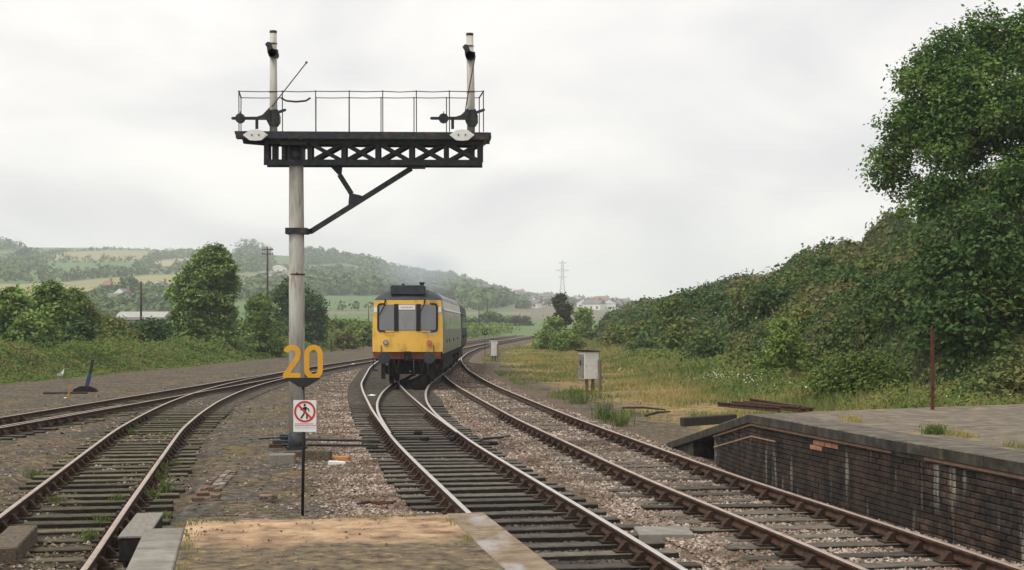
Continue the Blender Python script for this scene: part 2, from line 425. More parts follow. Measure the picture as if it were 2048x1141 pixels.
# ------------------------------------------------------------------ track alignments (X as a function of Y)
YG = np.arange(-8, 480, .25)
def align(pts, win=9.0):
    ys = np.array([p[1] for p in pts], float); xs = np.array([p[0] for p in pts], float)
    x = np.interp(YG, ys, xs)
    lo = YG < ys[0]; x[lo] = xs[0] + (YG[lo] - ys[0]) * (xs[1] - xs[0]) / (ys[1] - ys[0])
    hi = YG > ys[-1]; x[hi] = xs[-1] + (YG[hi] - ys[-1]) * (xs[-1] - xs[-2]) / (ys[-1] - ys[-2])
    k = int(win / .25) | 1; h = k // 2; ker = np.hanning(k + 2)[1:-1]; ker /= ker.sum()
    xp = np.concatenate([x[0] + (x[0] - x[h:0:-1]), x, x[-1] + (x[-1] - x[-2:-h - 2:-1])])
    return np.convolve(xp, ker, 'valid')
STEM = [(2.15, 5), (.919, 13.88), (.235, 18.1), (-.223, 20.86), (-.765, 24.1), (-1.65, 29.6)]
A_LEFT = align(STEM + [(-3.08, 39.85), (-4.47, 50.9), (-5.31, 58.2), (-7.1, 80), (-8.5, 103), (-8.7, 120), (-8.2, 145), (-6.6, 184), (-4.3, 230), (1, 320), (8, 400)])
A_RIGHT = align(STEM + [(-2.83, 38.7), (-3.35, 44), (-3.8, 50.9), (-4.05, 58.2), (-4.05, 66), (-4.05, 76), (-4.2, 88), (-4.35, 100), (-4.5, 120), (-4.2, 145), (-2.5, 184), (0, 225), (4.6, 295), (12, 380)])
A_MAIN = align([(5.4, 5), (4.17, 13.88), (3.68, 16.96), (2.78, 22.2), (.90, 36.06), (.0, 43.7), (-1.22, 54.5), (-1.9, 61.4), (-3.0, 75), (-3.75, 88), (-4.35, 102), (-4.5, 120), (-4.2, 145), (-2.5, 184), (0, 225), (4.6, 295), (12, 380)])
ZL = -.08
A_YARD = align([(-3.6, 6), (-5.0, 14.35), (-5.74, 18.4), (-7.48, 28.2), (-8.5, 34), (-9.33, 39.8), (-10.1, 46), (-10.75, 53.4), (-11.05, 59.7), (-11.15, 67), (-11.05, 76), (-10.6, 89), (-9.7, 104), (-8.7, 120), (-8.2, 145)], 7)
A_FAR = align([(-14.4, 5), (-13.5, 20), (-12.75, 36), (-12.4, 44), (-12.0, 54), (-11.55, 66), (-11.05, 76), (-10.6, 89), (-9.7, 104)], 7)
def ax(a, y): return np.interp(y, YG, a)
def head(a, y): return (ax(a, y + .25) - ax(a, y - .25)) / .5

# ------------------------------------------------------------------ ground
def near(a, X, Y): return np.abs(X - ax(a, Y)) * np.cos(np.arctan(head(a, Y)))
def foot_left(Y): return np.interp(Y, [20, 64, 87, 119, 185, 300], [-25.5, -22.7, -20.4, -18.9, -17.5, -16])
def dist_tracks(X, Y):
    d = np.minimum(np.minimum(near(A_LEFT, X, Y), near(A_RIGHT, X, Y)), near(A_MAIN, X, Y))
    return d
def ground_z(X, Y):
    z = -.24 + .05 * (fbm(X * .5, Y * .5) - .5) + .03 * (vnoise(X * 3, Y * 3) - .5)
    d = dist_tracks(X, Y)
    z = np.where(d < 2.0, np.minimum(z, -.208 + .014 * (vnoise(X * 4, Y * 4) - .5)), z)
    z = np.where(near(A_MAIN, X, Y) < 1.75, np.interp(Y, [14, 22, 30], [-.216, -.206, -.190]) + .03 * (fbm(X * 1.3, Y * 1.3) - .5), z)
    dy = np.where(Y < 103, np.minimum(near(A_YARD, X, Y), near(A_FAR, X, Y)), 9)
    z = np.where(dy < 1.55, -.372 + .13 * fbm(X * .55 + 7, Y * .45) + .02 * (vnoise(X * 4, Y * 4) - .5), z)
    # left yard sits a little lower; right verge rises gently
    z = z + np.where(X > 4, .12 * np.clip((X - 5) / 4, 0, 1) * np.clip((Y - 28) / 8, 0, 1), 0)
    return z
def graded(segs):
    o = []
    for a, b, s in segs: o += list(np.arange(a, b, s))
    return np.array(o)
gx = graded([(-2400, -400, 250), (-400, -80, 40), (-80, -30, 4), (-30, -14, .7), (-14, 9, .22), (9, 30, .8), (30, 90, 6), (90, 400, 60), (400, 1401, 250)])
gy = graded([(-40, 4, 4), (4, 48, .22), (48, 90, .55), (90, 200, 2.5), (200, 500, 20), (500, 3001, 250)])
GX, GY = np.meshgrid(gx, gy)
GZ = ground_z(GX, GY)
nx_, ny_ = len(gx), len(gy)
idx = np.arange(nx_ * ny_).reshape(ny_, nx_)
quad = lambda I: np.stack([I[:-1, :-1], I[:-1, 1:], I[1:, 1:], I[1:, :-1]], -1).reshape(-1, 4)

def ground_mat():
    m, N, L, out = new_mat('ground')
    geo = N.new('ShaderNodeNewGeometry')
    def noise(s, d=6, st=None):
        n = N.new('ShaderNodeTexNoise'); n.inputs['Scale'].default_value = s; n.inputs['Detail'].default_value = d; n.inputs['Roughness'].default_value = .65
        L.new(geo.outputs['Position'], n.inputs['Vector']); return n.outputs['Fac']
    def attr(nm):
        a = N.new('ShaderNodeAttribute'); a.attribute_name = nm; return a.outputs['Fac']
    def mix(f, a, b):
        x = N.new('ShaderNodeMixRGB'); L.new(f, x.inputs[0]); L.new(a, x.inputs[1]); L.new(b, x.inputs[2]); return x.outputs[0]
    def ragged(a, n, sharp=6):
        s = N.new('ShaderNodeMath'); s.operation = 'ADD'; L.new(a, s.inputs[0]); L.new(n, s.inputs[1])
        r = N.new('ShaderNodeMapRange'); r.inputs['From Min'].default_value = 1 - .5 / sharp - .02; r.inputs['From Max'].default_value = 1 + .5 / sharp
        L.new(s.outputs[0], r.inputs[0]); return r.outputs[0]
    fine = noise(7, 9); mid = noise(.75); big = noise(.3); speck = noise(30, 3)
    ash = ramp(N, [(.34, (.04, .03, .021)), (.46, (.095, .074, .053)), (.56, (.145, .115, .083)), (.66, (.25, .20, .145))]); L.new(fine, ash.inputs[0])
    ash2 = ramp(N, [(.34, (.038, .034, .029)), (.5, (.082, .074, .063)), (.66, (.155, .14, .118))]); L.new(fine, ash2.inputs[0])
    bfac = ramp(N, [(.45, (0, 0, 0)), (.55, (1, 1, 1))]); L.new(mid, bfac.inputs[0])
    base = mix(bfac.outputs[0], ash.outputs[0], ash2.outputs[0])
    bal = ramp(N, [(.32, (.045, .032, .024)), (.5, (.13, .095, .07)), (.68, (.27, .21, .16))]); L.new(speck, bal.inputs[0])
    oil_shade = ramp(N, [(.3, (.02, .017, .014)), (.7, (.085, .072, .058))]); L.new(speck, oil_shade.inputs[0])
    dry = ramp(N, [(.36, (.13, .095, .045)), (.5, (.27, .20, .085)), (.64, (.40, .26, .11))]); L.new(fine, dry.inputs[0])
    grn = ramp(N, [(.3, (.05, .075, .02)), (.5, (.085, .12, .034)), (.7, (.14, .16, .05))]); L.new(fine, grn.inputs[0])
    moss = ramp(N, [(.36, (.10, .075, .022)), (.64, (.25, .18, .06))]); L.new(fine, moss.inputs[0])
    c = base
    mfac = ramp(N, [(.54, (0, 0, 0)), (.64, (1, 1, 1))]); L.new(noise(.8, 8), mfac.inputs[0])
    mm = N.new('ShaderNodeMath'); mm.operation = 'MULTIPLY'; mm.inputs[1].default_value = .55; L.new(mfac.outputs[0], mm.inputs[0])
    c = mix(mm.outputs[0], c, moss.outputs[0])
    c = mix(ragged(attr('dry'), noise(.9, 6), 3), c, dry.outputs[0])
    c = mix(ragged(attr('green'), noise(.7, 6), 3), c, grn.outputs[0])
    c = mix(ragged(attr('ballast'), noise(2.2, 5), 2), c, bal.outputs[0])
    c = mix(ragged(attr('oil'), noise(2.2, 5), 2), c, oil_shade.outputs[0])
    bs = N.new('ShaderNodeBsdfPrincipled'); bs.inputs['Roughness'].default_value = .95; bs.inputs['Specular IOR Level'].default_value = .04
    L.new(c, bs.inputs['Base Color'])
    bp = N.new('ShaderNodeBump'); bp.inputs['Strength'].default_value = .6; bp.inputs['Distance'].default_value = .03
    L.new(speck, bp.inputs['Height']); L.new(bp.outputs[0], bs.inputs['Normal'])
    L.new(bs.outputs[0], out.inputs['Surface']); return m
M['ground'] = ground_mat()
g_me = np_mesh('ground', np.stack([GX.ravel(), GY.ravel(), GZ.ravel()], 1), quad(idx), M['ground'], True)
def set_attr(me, nm, arr):
    a = me.attributes.new(nm, 'FLOAT', 'POINT'); a.data.foreach_set('value', np.asarray(arr, np.float32).ravel())
dT = dist_tracks(GX, GY)
dC = np.minimum(near(A_LEFT, GX, GY), near(A_RIGHT, GX, GY))
set_attr(g_me, 'ballast', np.clip(1.3 - dT / 2.4, 0, .85) + np.where((GX > ax(A_LEFT, GY) - .5) & (GX < ax(A_MAIN, GY)) & (GY < 110), .3, 0))
set_attr(g_me, 'oil', np.clip(1.2 - dC / .9, 0, .8) * np.clip((75 - GY) / 20, 0, 1) + .72 * np.exp(-((near(A_YARD, GX, GY)) / 1.5) ** 4) * (GY < 103))  # oil along the middle track; on the yard track, painted shade between sleepers
set_attr(g_me, 'dry', np.clip((GX - ax(A_MAIN, GY) - 2.0) / 2.2, 0, 1) * np.clip((GY - 20) / 14, 0, 1) * np.clip((16 - GX) / 4, 0, 1) * .56)
set_attr(g_me, 'green', np.clip((foot_left(GY) + .6 - GX) / 1.5, 0, 1) + np.clip((GX - 9) / 4, 0, 1) + np.clip((GY - 175) / 60, 0, 1) * np.clip((dT - 4) / 3, 0, 1))
tag(link('ground', g_me), 'yard ground of dark ash and gravel between the tracks', None, kind='structure')

# ------------------------------------------------------------------ hill behind
_cx = [-2400, -900, -530, -400, -330, -260, -200, -137, -105, -64, -38, -12, 40, 90, 143, 300, 600, 1400]
_cz = [70, 84, 84, 82, 78, 76, 73, 63, 54, 50, 42, 35, 30, 26.5, 23, 20, 16, 10]
def hill_z(X, Y):
    C = np.interp(X, _cx, _cz)
    t = np.clip((Y - 330) / 1170, 0, 1)
    z = C * (t * .86 + .14 * t * t) + 3.0 * (fbm(X * .006, Y * .006) - .5) * np.clip((Y - 400) / 300, 0, 1)
    z = np.where(Y > 1500, C - (Y - 1500) * .02, z)
    return z - .35
def on_hill(px, py):
    Y = np.arange(345, 1520, 4.0)
    X = (px - HX) / FPX * Y
    yy = HY - FPX * (hill_z(X, Y) - EYE) / Y
    i = np.argmax(yy <= py)
    if yy[i] > py: i = len(Y) - 1
    return float(X[i]), float(Y[i]), float(hill_z(X[i], Y[i]))
def inside(poly, x, y):
    x = np.asarray(x); r = np.zeros(x.shape, bool); n = len(poly)
    for i in range(n):
        x0, y0 = poly[i]; x1, y1 = poly[(i + 1) % n]
        c = ((y0 > y) != (y1 > y)) & (x < (x1 - x0) * (y - y0) / (y1 - y0 + 1e-9) + x0)
        r ^= c
    return r
FIELDS = [  # outlines seen from the station, laid on the slope; colour index
    ([(75, 521), (130, 505), (240, 501), (340, 504), (430, 510), (300, 524)], 1),
    ([(-200, 521), (60, 505), (130, 503), (70, 522)], 2), ([(-200, 503), (420, 499), (420, 490), (-200, 488)], 3),
    ([(30, 541), (90, 527), (250, 527), (262, 541), (180, 553), (60, 553)], 2),
    ([(285, 534), (310, 515), (400, 507), (400, 526), (330, 534)], 4),
    ([(-200, 590), (-200, 578), (100, 566), (220, 556), (300, 550), (420, 549), (420, 590), (-200, 600)], 1),
    ([(470, 578), (480, 548), (600, 541), (600, 560), (560, 580)], 3),
    ([(600, 551), (600, 532), (690, 528), (745, 540), (700, 553)], 3),
    ([(640, 620), (640, 592), (760, 592), (900, 600), (960, 622)], 2),
    ([(1030, 640), (1040, 612), (1110, 605), (1200, 612), (1240, 640)], 5),
]
hx = np.arange(-1500, 1400.1, 10.0); hy = np.concatenate([np.arange(330, 1500, 8.0), np.arange(1500, 2950, 60.0)])
HXg, HYg = np.meshgrid(hx, hy); HZg = hill_z(HXg, HYg)
hid = np.arange(HXg.size).reshape(HXg.shape)
fld = [mat('hill_grass', [(.08, .13, .04), (.11, .165, .05)], .05, .95), mat('hill_pale', [(.21, .20, .085), (.27, .25, .115)], .03, .95),
       mat('hill_green', [(.085, .135, .045), (.11, .165, .055)], .03, .95), mat('hill_mid', [(.135, .165, .065), (.165, .19, .08)], .03, .95),
       mat('hill_cream', [(.27, .24, .13), (.32, .29, .17)], .03, .95), mat('hill_brown', [(.12, .115, .075), (.17, .155, .10)], .05, .95)]
h_me = np_mesh('hillside', np.stack([HXg.ravel(), HYg.ravel(), HZg.ravel()], 1), quad(hid), fld, True)
cxm = (HXg[:-1, :-1] + HXg[1:, 1:]) / 2; cym = (HYg[:-1, :-1] + HYg[1:, 1:]) / 2; czm = hill_z(cxm, cym)
fpx = HX + FPX * cxm / cym; fpy = HY - FPX * (czm - EYE) / cym
mi = np.zeros(cxm.shape, np.int32)
for poly, k in FIELDS: mi[inside(poly, fpx, fpy) & (cym < 1500)] = k
h_me.polygons.foreach_set('material_index', mi.ravel())
tag(link('hillside', h_me), 'long green hillside of small fields', None, kind='structure')

# ------------------------------------------------------------------ foliage makers
def leaf_mesh(name, C, Nn, Ln, material, aspect=.6):
    n = len(C); C = np.asarray(C, float)
    Nn = Nn / (np.linalg.norm(Nn, axis=1, keepdims=True) + 1e-9)
    r = rng.normal(size=(n, 3)); a = r - Nn * (r * Nn).sum(1, keepdims=True); a /= np.linalg.norm(a, axis=1, keepdims=True) + 1e-9
    b = np.cross(Nn, a); L = np.asarray(Ln, float).reshape(-1, 1)
    V = np.stack([C - a * L * .5, C + b * L * aspect * .5 - a * L * .05, C + a * L * .5 - Nn * L * .12, C - b * L * aspect * .5 - a * L * .05], 1).reshape(-1, 3)
    F = np.arange(n * 4).reshape(n, 4)
    return np_mesh(name, V, F, material)

def unit(n):
    d = rng.normal(size=(n, 3)); return d / np.linalg.norm(d, axis=1, keepdims=True)

def crown(lobes, clumps, per, leaf, spread=.32, up=.5, droop=0.0):
    """leaf centres, normals, lengths for a crown of ellipsoid lobes set with clumps of leaves"""
    lobes = np.array(lobes, float); w = (lobes[:, 3] * lobes[:, 5]); w /= w.sum()
    li = rng.choice(len(lobes), clumps, p=w); d = unit(clumps)
    rad = .55 + .5 * rng.random(clumps) ** .5
    cc = lobes[li, :3] + d * lobes[li, 3:] * rad[:, None]
    sp = spread * (.6 + .8 * rng.random(clumps))
    k = np.repeat(np.arange(clumps), per)
    e = rng.normal(size=(len(k), 3)) * .5
    pts = cc[k] + e * sp[k][:, None] * np.array([1, 1, .6])
    nn = d[k] * .45 + np.array([0, 0, up * 1.3]) + rng.normal(size=(len(k), 3)) * .48
    ln = leaf * (.6 + .8 * rng.random(len(k)))
    return pts, nn, ln

def make_tree(name, label, base, lobes, clumps, per, leaf, material, group=None, cat='tree', spread=.32, trunk_r=.16, up=.5, limbs=7):
    """base = foot; lobes given relative to the foot"""
    t = thing(name, label, cat, base, 0, group)
    p, n, l = crown(lobes, clumps, per, leaf, spread, up)
    keep = p[:, 2] > .02
    link('crown', leaf_mesh('crown', p[keep], n[keep], l[keep], material), t)
    mb = MB(); lb = np.array(lobes); top = lb[:, 2].max() * .8; c = lb[:, :2].mean(0)
    mid = (c[0] * .3, c[1] * .3, top * .45)
    mb.tube([(0, 0, -.4), (c[0] * .1, c[1] * .1, top * .2), mid, (c[0] * .6, c[1] * .6, top * .75)], [trunk_r * 1.3, trunk_r, trunk_r * .75, trunk_r * .35], 7)
    for q in lb[np.argsort(-lb[:, 3])][:limbs]:
        m = (np.array(mid) * .6 + q[:3] * .4 + np.array([0, 0, .1]))
        mb.tube([(c[0] * .1, c[1] * .1, top * .25), m, q[:3]], [trunk_r * .55, trunk_r * .35, trunk_r * .12], 5)
    mb.build('trunk', M['bark'], t, True)
    return t

def blob_lobes(w, h, n, seed, base=.12, squash=.8, lean=0, skirt=True):
    """irregular lobes filling a crown w wide and h tall that starts at base*h"""
    r = np.random.default_rng(seed); out = []
    for i in range(n):
        f = (i + .5) / n; z = h * (base + (1 - base) * f)
        prof = math.sin(math.pi * min(1, .18 + .80 * f)) ** .7
        a = r.random() * 6.283; rr = w * .5 * prof
        lr = w * (.17 + .11 * r.random()) * (.55 + .6 * prof)
        d = max(0, rr - lr * .8) * (.5 + .5 * r.random())
        out.append((math.cos(a) * d + lean * f, math.sin(a) * d, min(z, h - lr * squash), lr, lr, lr * squash))
    if skirt:
        for i in range(5):
            a = 6.283 * (i + r.random() * .6) / 5; lr = w * (.17 + .05 * r.random())
            out.append((math.cos(a) * w * .27, math.sin(a) * w * .27, lr * .75, lr, lr, lr * .85))
    return out

# ------------------------------------------------------------------ embankment on the right
def bank_H(Y): return np.interp(Y, [0, 40, 62, 82, 95, 121, 170, 231, 330], [10.0, 9.9, 9.0, 7.5, 6.7, 5.4, 4.2, 4.0, 4.4])
def bank_foot(Y): return np.interp(Y, [10, 30, 50, 70, 120, 185, 330], [15.5, 13.0, 10.9, 10.3, 9.6, 9.6, 16])
_mx, _my = np.arange(8, 28, .2), np.arange(5, 235, .2)
_MX, _MY = np.meshgrid(_mx, _my); _MZ = np.zeros(_MX.shape)
for _ in range(560):        # bramble mounds
    cy = 16 + 190 * rng.random() ** 1.4; cx = 9 + 17 * rng.random(); rr = (.8 + 1.3 * rng.random()) * (1 + cy / 160); hh = rr * (.65 + .45 * rng.random())
    i0, i1 = np.searchsorted(_my, [cy - rr * 1.3, cy + rr * 1.3]); j0, j1 = np.searchsorted(_mx, [cx - rr, cx + rr])
    q = 1 - ((_MX[i0:i1, j0:j1] - cx) / rr) ** 2 - ((_MY[i0:i1, j0:j1] - cy) / (rr * 1.3)) ** 2
    _MZ[i0:i1, j0:j1] = np.maximum(_MZ[i0:i1, j0:j1], hh * np.sqrt(np.clip(q, 0, 1)))
def mound(X, Y):
    x = np.clip((np.asarray(X, float) - 8) / .2, 0, len(_mx) - 1.01); y = np.clip((np.asarray(Y, float) - 5) / .2, 0, len(_my) - 1.01)
    i = y.astype(int); j = x.astype(int); fy = y - i; fx = x - j
    return (_MZ[i, j] * (1 - fx) + _MZ[i, j + 1] * fx) * (1 - fy) + (_MZ[i + 1, j] * (1 - fx) + _MZ[i + 1, j + 1] * fx) * fy
def bank_z(X, Y):
    f = bank_foot(Y); t = np.clip((X - f) / (22.5 + np.clip((Y - 200) * .05, 0, 10) - f), 0, 1.0)
    s = t ** 1.05 * (1 - .12 * np.sin(t * math.pi))
    lump = (1.6 * (fbm(X * .30 + 3, Y * .2) - .5) + .6 * (fbm(X * .9, Y * .7) - .5) + mound(X, Y) - 1.35) * np.clip(t * 5, 0, 1)
    return -.25 + bank_H(Y) * s + lump + np.where(X > 26, -.02 * (X - 26), 0) + .25 * np.clip(t * 10, 0, 1)
bx_ = np.concatenate([np.arange(9, 26, .45), np.arange(26, 90, 6)]); by_ = np.concatenate([np.arange(6, 120, .6), np.arange(120, 340, 3)])
BX, BY = np.meshgrid(bx_, by_); BZ = bank_z(BX, BY); BZ = np.where(BX < bank_foot(BY) + .1, -.7, BZ)
bid = np.arange(BX.size).reshape(BX.shape)
soil = mat('bank_soil', [(.02, .026, .010), (.04, .05, .018)], .8, .95)
tag(link('embankment', np_mesh('embankment', np.stack([BX.ravel(), BY.ravel(), BZ.ravel()], 1), quad(bid), soil, True)), 'steep scrub covered embankment', None, kind='structure')

n = 640000
Ys = 22 + 200 * rng.random(n) ** 1.7; Xs = bank_foot(Ys) - .3 + rng.random(n) * 15
den = np.clip(46 / Ys, .12, 1.0) ** 1.1
k = (rng.random(n) < den) & (HX + FPX * Xs / Ys < 2250) & (HX + FPX * Xs / Ys > 1000)
Xs, Ys = Xs[k], Ys[k]
Zs = bank_z(Xs, Ys)
sprig = (vnoise(Xs * 1.7, Ys * 1.3) > .5)
Zs = Zs + rng.random(len(Xs)) ** 2 * np.where(vnoise(Xs * 4.1, Ys * 3.0) > .82, .95, np.where(sprig, .5, .25)) - .05
e = .3
nb = np.stack([-(bank_z(Xs + e, Ys) - bank_z(Xs - e, Ys)) / (2 * e), -(bank_z(Xs, Ys + e) - bank_z(Xs, Ys - e)) / (2 * e), np.ones(len(Xs))], 1)
nb = nb / np.linalg.norm(nb, axis=1, keepdims=True) * .9 + rng.normal(size=nb.shape) * .55
ls = (.055 + .0020 * Ys) * (.5 + 1.1 * rng.random(len(Xs)) ** 1.5)
tag(link('bank_scrub', leaf_mesh('bank_scrub', np.stack([Xs, Ys, Zs], 1), nb, ls, M['leaf_scrub'], .62)),
    'dark bramble and gorse scrub covering the embankment', None, kind='stuff')

# big tree on the embankment
tb = Vector((18.6, 50, 6.0))
lob = []
_r = np.random.default_rng(5)
for (dx, dy, z, r) in [(0, 0, 5.2, 2.2), (-2.6, -.6, 4.6, 1.9), (-4.3, -.2, 3.3, 1.45), (-5.0, .3, 1.9, 1.25), (-3.4, -1.2, 2.9, 1.7), (-2.0, -1.4, 3.7, 1.9),
                       (-4.6, -.6, .5, 1.0), (-3.5, -1.0, 1.2, 1.4), (-1.4, -2.0, 1.9, 1.9), (.6, -2.2, 3.2, 2.2), (2.4, -1.2, 4.8, 2.2), (1.6, 0, 6.1, 1.8),
                       (-1.0, -.3, 6.1, 1.3), (3.5, -1.5, 2.2, 2.2), (.8, -2.6, .7, 1.9), (-1.8, -2.2, .1, 1.5), (-3.2, 1.8, 3.6, 1.6), (1.5, 2.5, 4.5, 2.2),
                       (3.6, -.6, 6.3, 1.8), (-5.4, 0, 2.9, .6), (-2.0, .2, 5.9, .9), (-3.6, -.4, 4.7, .9), (-4.5, 0, 4.3, 1.3), (-3.4, .2, 5.4, 1.3), (-1.9, .2, 6.1, 1.3), (0, 1.5, 3.2, 2.4), (-2.2, 1.6, 2.8, 1.8), (1.5, 0, 3.6, 2.2), (-.5, .5, 4.2, 1.8)]:
    for q in range(4):
        u = _r.normal(size=3); u /= np.linalg.norm(u); u[1] = -abs(u[1]) * .8
        lob.append((dx + u[0] * r * .62, dy + u[1] * r * .62, z + u[2] * r * .55, r * .52, r * .52, r * .42))
make_tree('broadleaf_tree', 'large spreading broadleaf tree high on the scrub embankment', tb, lob, 7200, 24, .145, M['leaf_tree'], spread=.40, trunk_r=.3, limbs=12)
# dark ivy bushes below it, and bushes that stand out on the bank
def bush(px, Y, X, w, h, seed, label, material, clumps=500, per=14, leaf=.16, name='bush', group=None, z=None, spread=.3):
    if X is None: X = (px - HX) / FPX * Y
    if z is None: z = float(max(bank_z(np.array(X), np.array(float(Y))), -.3)) if X > bank_foot(Y) else -.3
    return make_tree(name, label, (X, Y, z), blob_lobes(w, h, 9, seed, base=.05), clumps, per, leaf, material, group, 'bush', spread, .06, limbs=4)
bush(1562, 56, None, 1.7, 2.5, 21, 'fresh pale green bush at the foot of the dark bank', M['leaf_bright'], 420, 14, .15, z=.1)
bush(1960, 43, None, 5.0, 4.5, 22, 'dark ivy covered bush below the large tree', M['leaf_dark'], 1100, 14, .17, z=1.6)
bush(1725, 44, None, 3.6, 1.7, 23, 'tall green weeds bush behind the rusty post platform', M['bank_leaf'], 800, 12, .12, z=-.2)
bush(1123, 190, None, 2.5, 4.0, 24, 'dark brownish rounded conifer standing above the hedge by the curve', M['leaf_conifer'], 500, 12, .4, 'conifer_tree', z=2.4, spread=.5)
bush(1112, 185, None, 3.6, 2.9, 25, 'mid green bush under the brownish conifer', M['leaf_left'], 420, 12, .38, z=.4, spread=.5)
bush(1165, 180, None, 2.8, 3.6, 26, 'light green upright bush right beside the brownish conifer', M['leaf_bright'], 420, 12, .36, z=.8, spread=.5)
bush(1094, 150, None, 3.0, 2.0, 27, 'low bush hanging over the rails where the curve disappears', M['leaf_left'], 420, 12, .3, z=-.2, spread=.45)
bush(1135, 140, None, 3.6, 1.8, 28, 'low pale weedy bush beside the dark bank end', M['leaf_weed'], 420, 12, .28, z=-.2, spread=.45)
bush(985, 400, None, 11, 6.0, 30, 'wide dark bush beyond the curving rails', M['leaf_far'], 520, 12, .7, z=-.3, spread=.9)
bush(1035, 430, None, 10, 5.4, 31, 'brownish green bush behind the curving rails', M['leaf_conifer'], 420, 12, .7, z=-.3, spread=.9)
bush(945, 380, None, 8, 4.2, 32, 'small pale bush beside the second carriage', M['leaf_far'], 320, 12, .7, z=-.3, spread=.9)

# separate bushes standing out of the bramble cover
_b = np.random.default_rng(77)
_kinds = [('leaf_dark', 'dark green rounded bush rising out of the bank brambles'), ('leaf_scrub', 'olive mottled bush rising out of the bank brambles'), ('bank_leaf', 'mid green leafy bush rising out of the bank brambles')]
_done = []
while len(_done) < 46:
    Yb = 34 + 120 * _b.random() ** 1.3; t_ = _b.random() ** 1.2; Xb = float(bank_foot(Yb)) + .3 + t_ * 7.2
    px = HX + FPX * Xb / Yb
    if not 1180 < px < 2060 or any(abs(px - q[0]) < 42 and abs(Yb - q[1]) < 9 for q in _done): continue
    _done.append((px, Yb)); kd = int(_b.choice(3, p=[.36, .38, .26])); w = (1.5 + 1.6 * _b.random()) * (1 + Yb / 300)
    bush(px, Yb, Xb, w, w * (.36 + .2 * _b.random()), 200 + len(_done), _kinds[kd][1], M[_kinds[kd][0]], 210, 9, .10 + .0019 * Yb, group=_kinds[kd][0].replace('_', ' ').replace('leaf dark', 'dark').replace('leaf scrub', 'olive').replace('bank leaf', 'mid green') + ' bushes on the embankment', z=float(bank_z(np.array(Xb), np.array(Yb))) - .45, spread=.34 + .001 * Yb)
# ------------------------------------------------------------------ left bank, hedge and trees
def lbank_z(X, Y):
    d = foot_left(Y) - X
    t = np.clip(d / 3.0, 0, 1); t = t * t * (3 - 2 * t)
    h = np.interp(Y, [20, 60, 75, 100, 130, 190], [1.5, 1.5, 1.45, 1.3, 1.2, 1.4])
    return -.3 + t * h * (.8 + .5 * (fbm(X * .4, Y * .25) - .3)) + np.clip(d / 2, 0, 1) * .3 * (fbm(X * 1.1 + 9, Y * .9) - .5)
lx = np.concatenate([np.arange(-75, -36, 3), np.arange(-36, -14, .5)]); ly = np.concatenate([np.arange(20, 130, .7), np.arange(130, 300, 3)])
LX, LY = np.meshgrid(lx, ly); LZ = lbank_z(LX, LY); LZ = np.where(LX > foot_left(LY) - .05, -.8, LZ)
lid = np.arange(LX.size).reshape(LX.shape)
lsoil = mat('weed_soil', [(.035, .045, .015), (.07, .085, .028)], .8, .95)
tag(link('grass_bank', np_mesh('grass_bank', np.stack([LX.ravel(), LY.ravel(), LZ.ravel()], 1), quad(lid), lsoil, True)), 'low weedy bank at the edge of the yard', None, kind='structure')
n = 225000
Ys = 48 + 190 * rng.random(n) ** 1.6; Xs = foot_left(Ys) + .5 - rng.random(n) ** 1.3 * 9
k = (HX + FPX * Xs / Ys > -150) & (rng.random(n) < np.clip(75 / Ys, .2, 1))
Xs, Ys = Xs[k], Ys[k]
tall = vnoise(Xs * .9, Ys * .6)
Zs = np.maximum(lbank_z(Xs, Ys), -.28) + rng.random(len(Xs)) ** 1.6 * (.10 + .95 * tall ** 2) * np.clip((foot_left(Ys) + .5 - Xs) / 1.0, .1, 1)
nb = np.stack([rng.normal(size=len(Xs)) * .5 + .25, rng.normal(size=len(Xs)) * .5 - .3, np.full(len(Xs), .8)], 1)
tag(link('bank_weeds', leaf_mesh('bank_weeds', np.stack([Xs, Ys, Zs], 1), nb, (.05 + .0015 * Ys) * (.5 + 1.0 * rng.random(len(Xs))), M['bank_leaf'], .45)),
    'rough green weeds growing over the low bank by the yard', None, kind='stuff')

def ltree(px, Y, wpx, top, seed, label, material, clumps, per=14, leaf=.25, name='bush', cat='bush', base=.05, group=None, nl=11, zb=.4):
    X = (px - HX) / FPX * Y; w = wpx / FPX * Y; zb = float(lbank_z(np.array(X), np.array(float(Y)))) - .15 if X < foot_left(Y) else zb; z1 = EYE - (top - HY) / FPX * Y
    return make_tree(name, label, (X, Y, zb), blob_lobes(w, z1 - zb, nl, seed, base=base), clumps, per, leaf, material, group, cat, leaf * 1.6, .1 + w * .012)
ltree(20, 84, 120, 578, 41, 'dense hedge bush with pale young shoots at the left end', M['leaf_left'], 900)
ltree(100, 88, 120, 566, 42, 'bushy sapling with upright pale shoots in the left hedge', M['leaf_left'], 900, nl=13)
ltree(150, 91, 90, 580, 43, 'rounded bush at the right end of the leafy hedge', M['leaf_weed'], 650)
ltree(60, 80, 100, 628, 44, 'lower bush in front of the leafy hedge', M['leaf_left'], 600)
ltree(165, 86, 60, 645, 45, 'small dark bush beside a gap in the hedge', M['leaf_dark'], 350)
ltree(225, 100, 110, 634, 46, 'low bramble bush in front of the pale shed', M['leaf_weed'], 500)
ltree(300, 106, 110, 638, 47, 'low dark bush under the telegraph pole', M['leaf_dark'], 500)
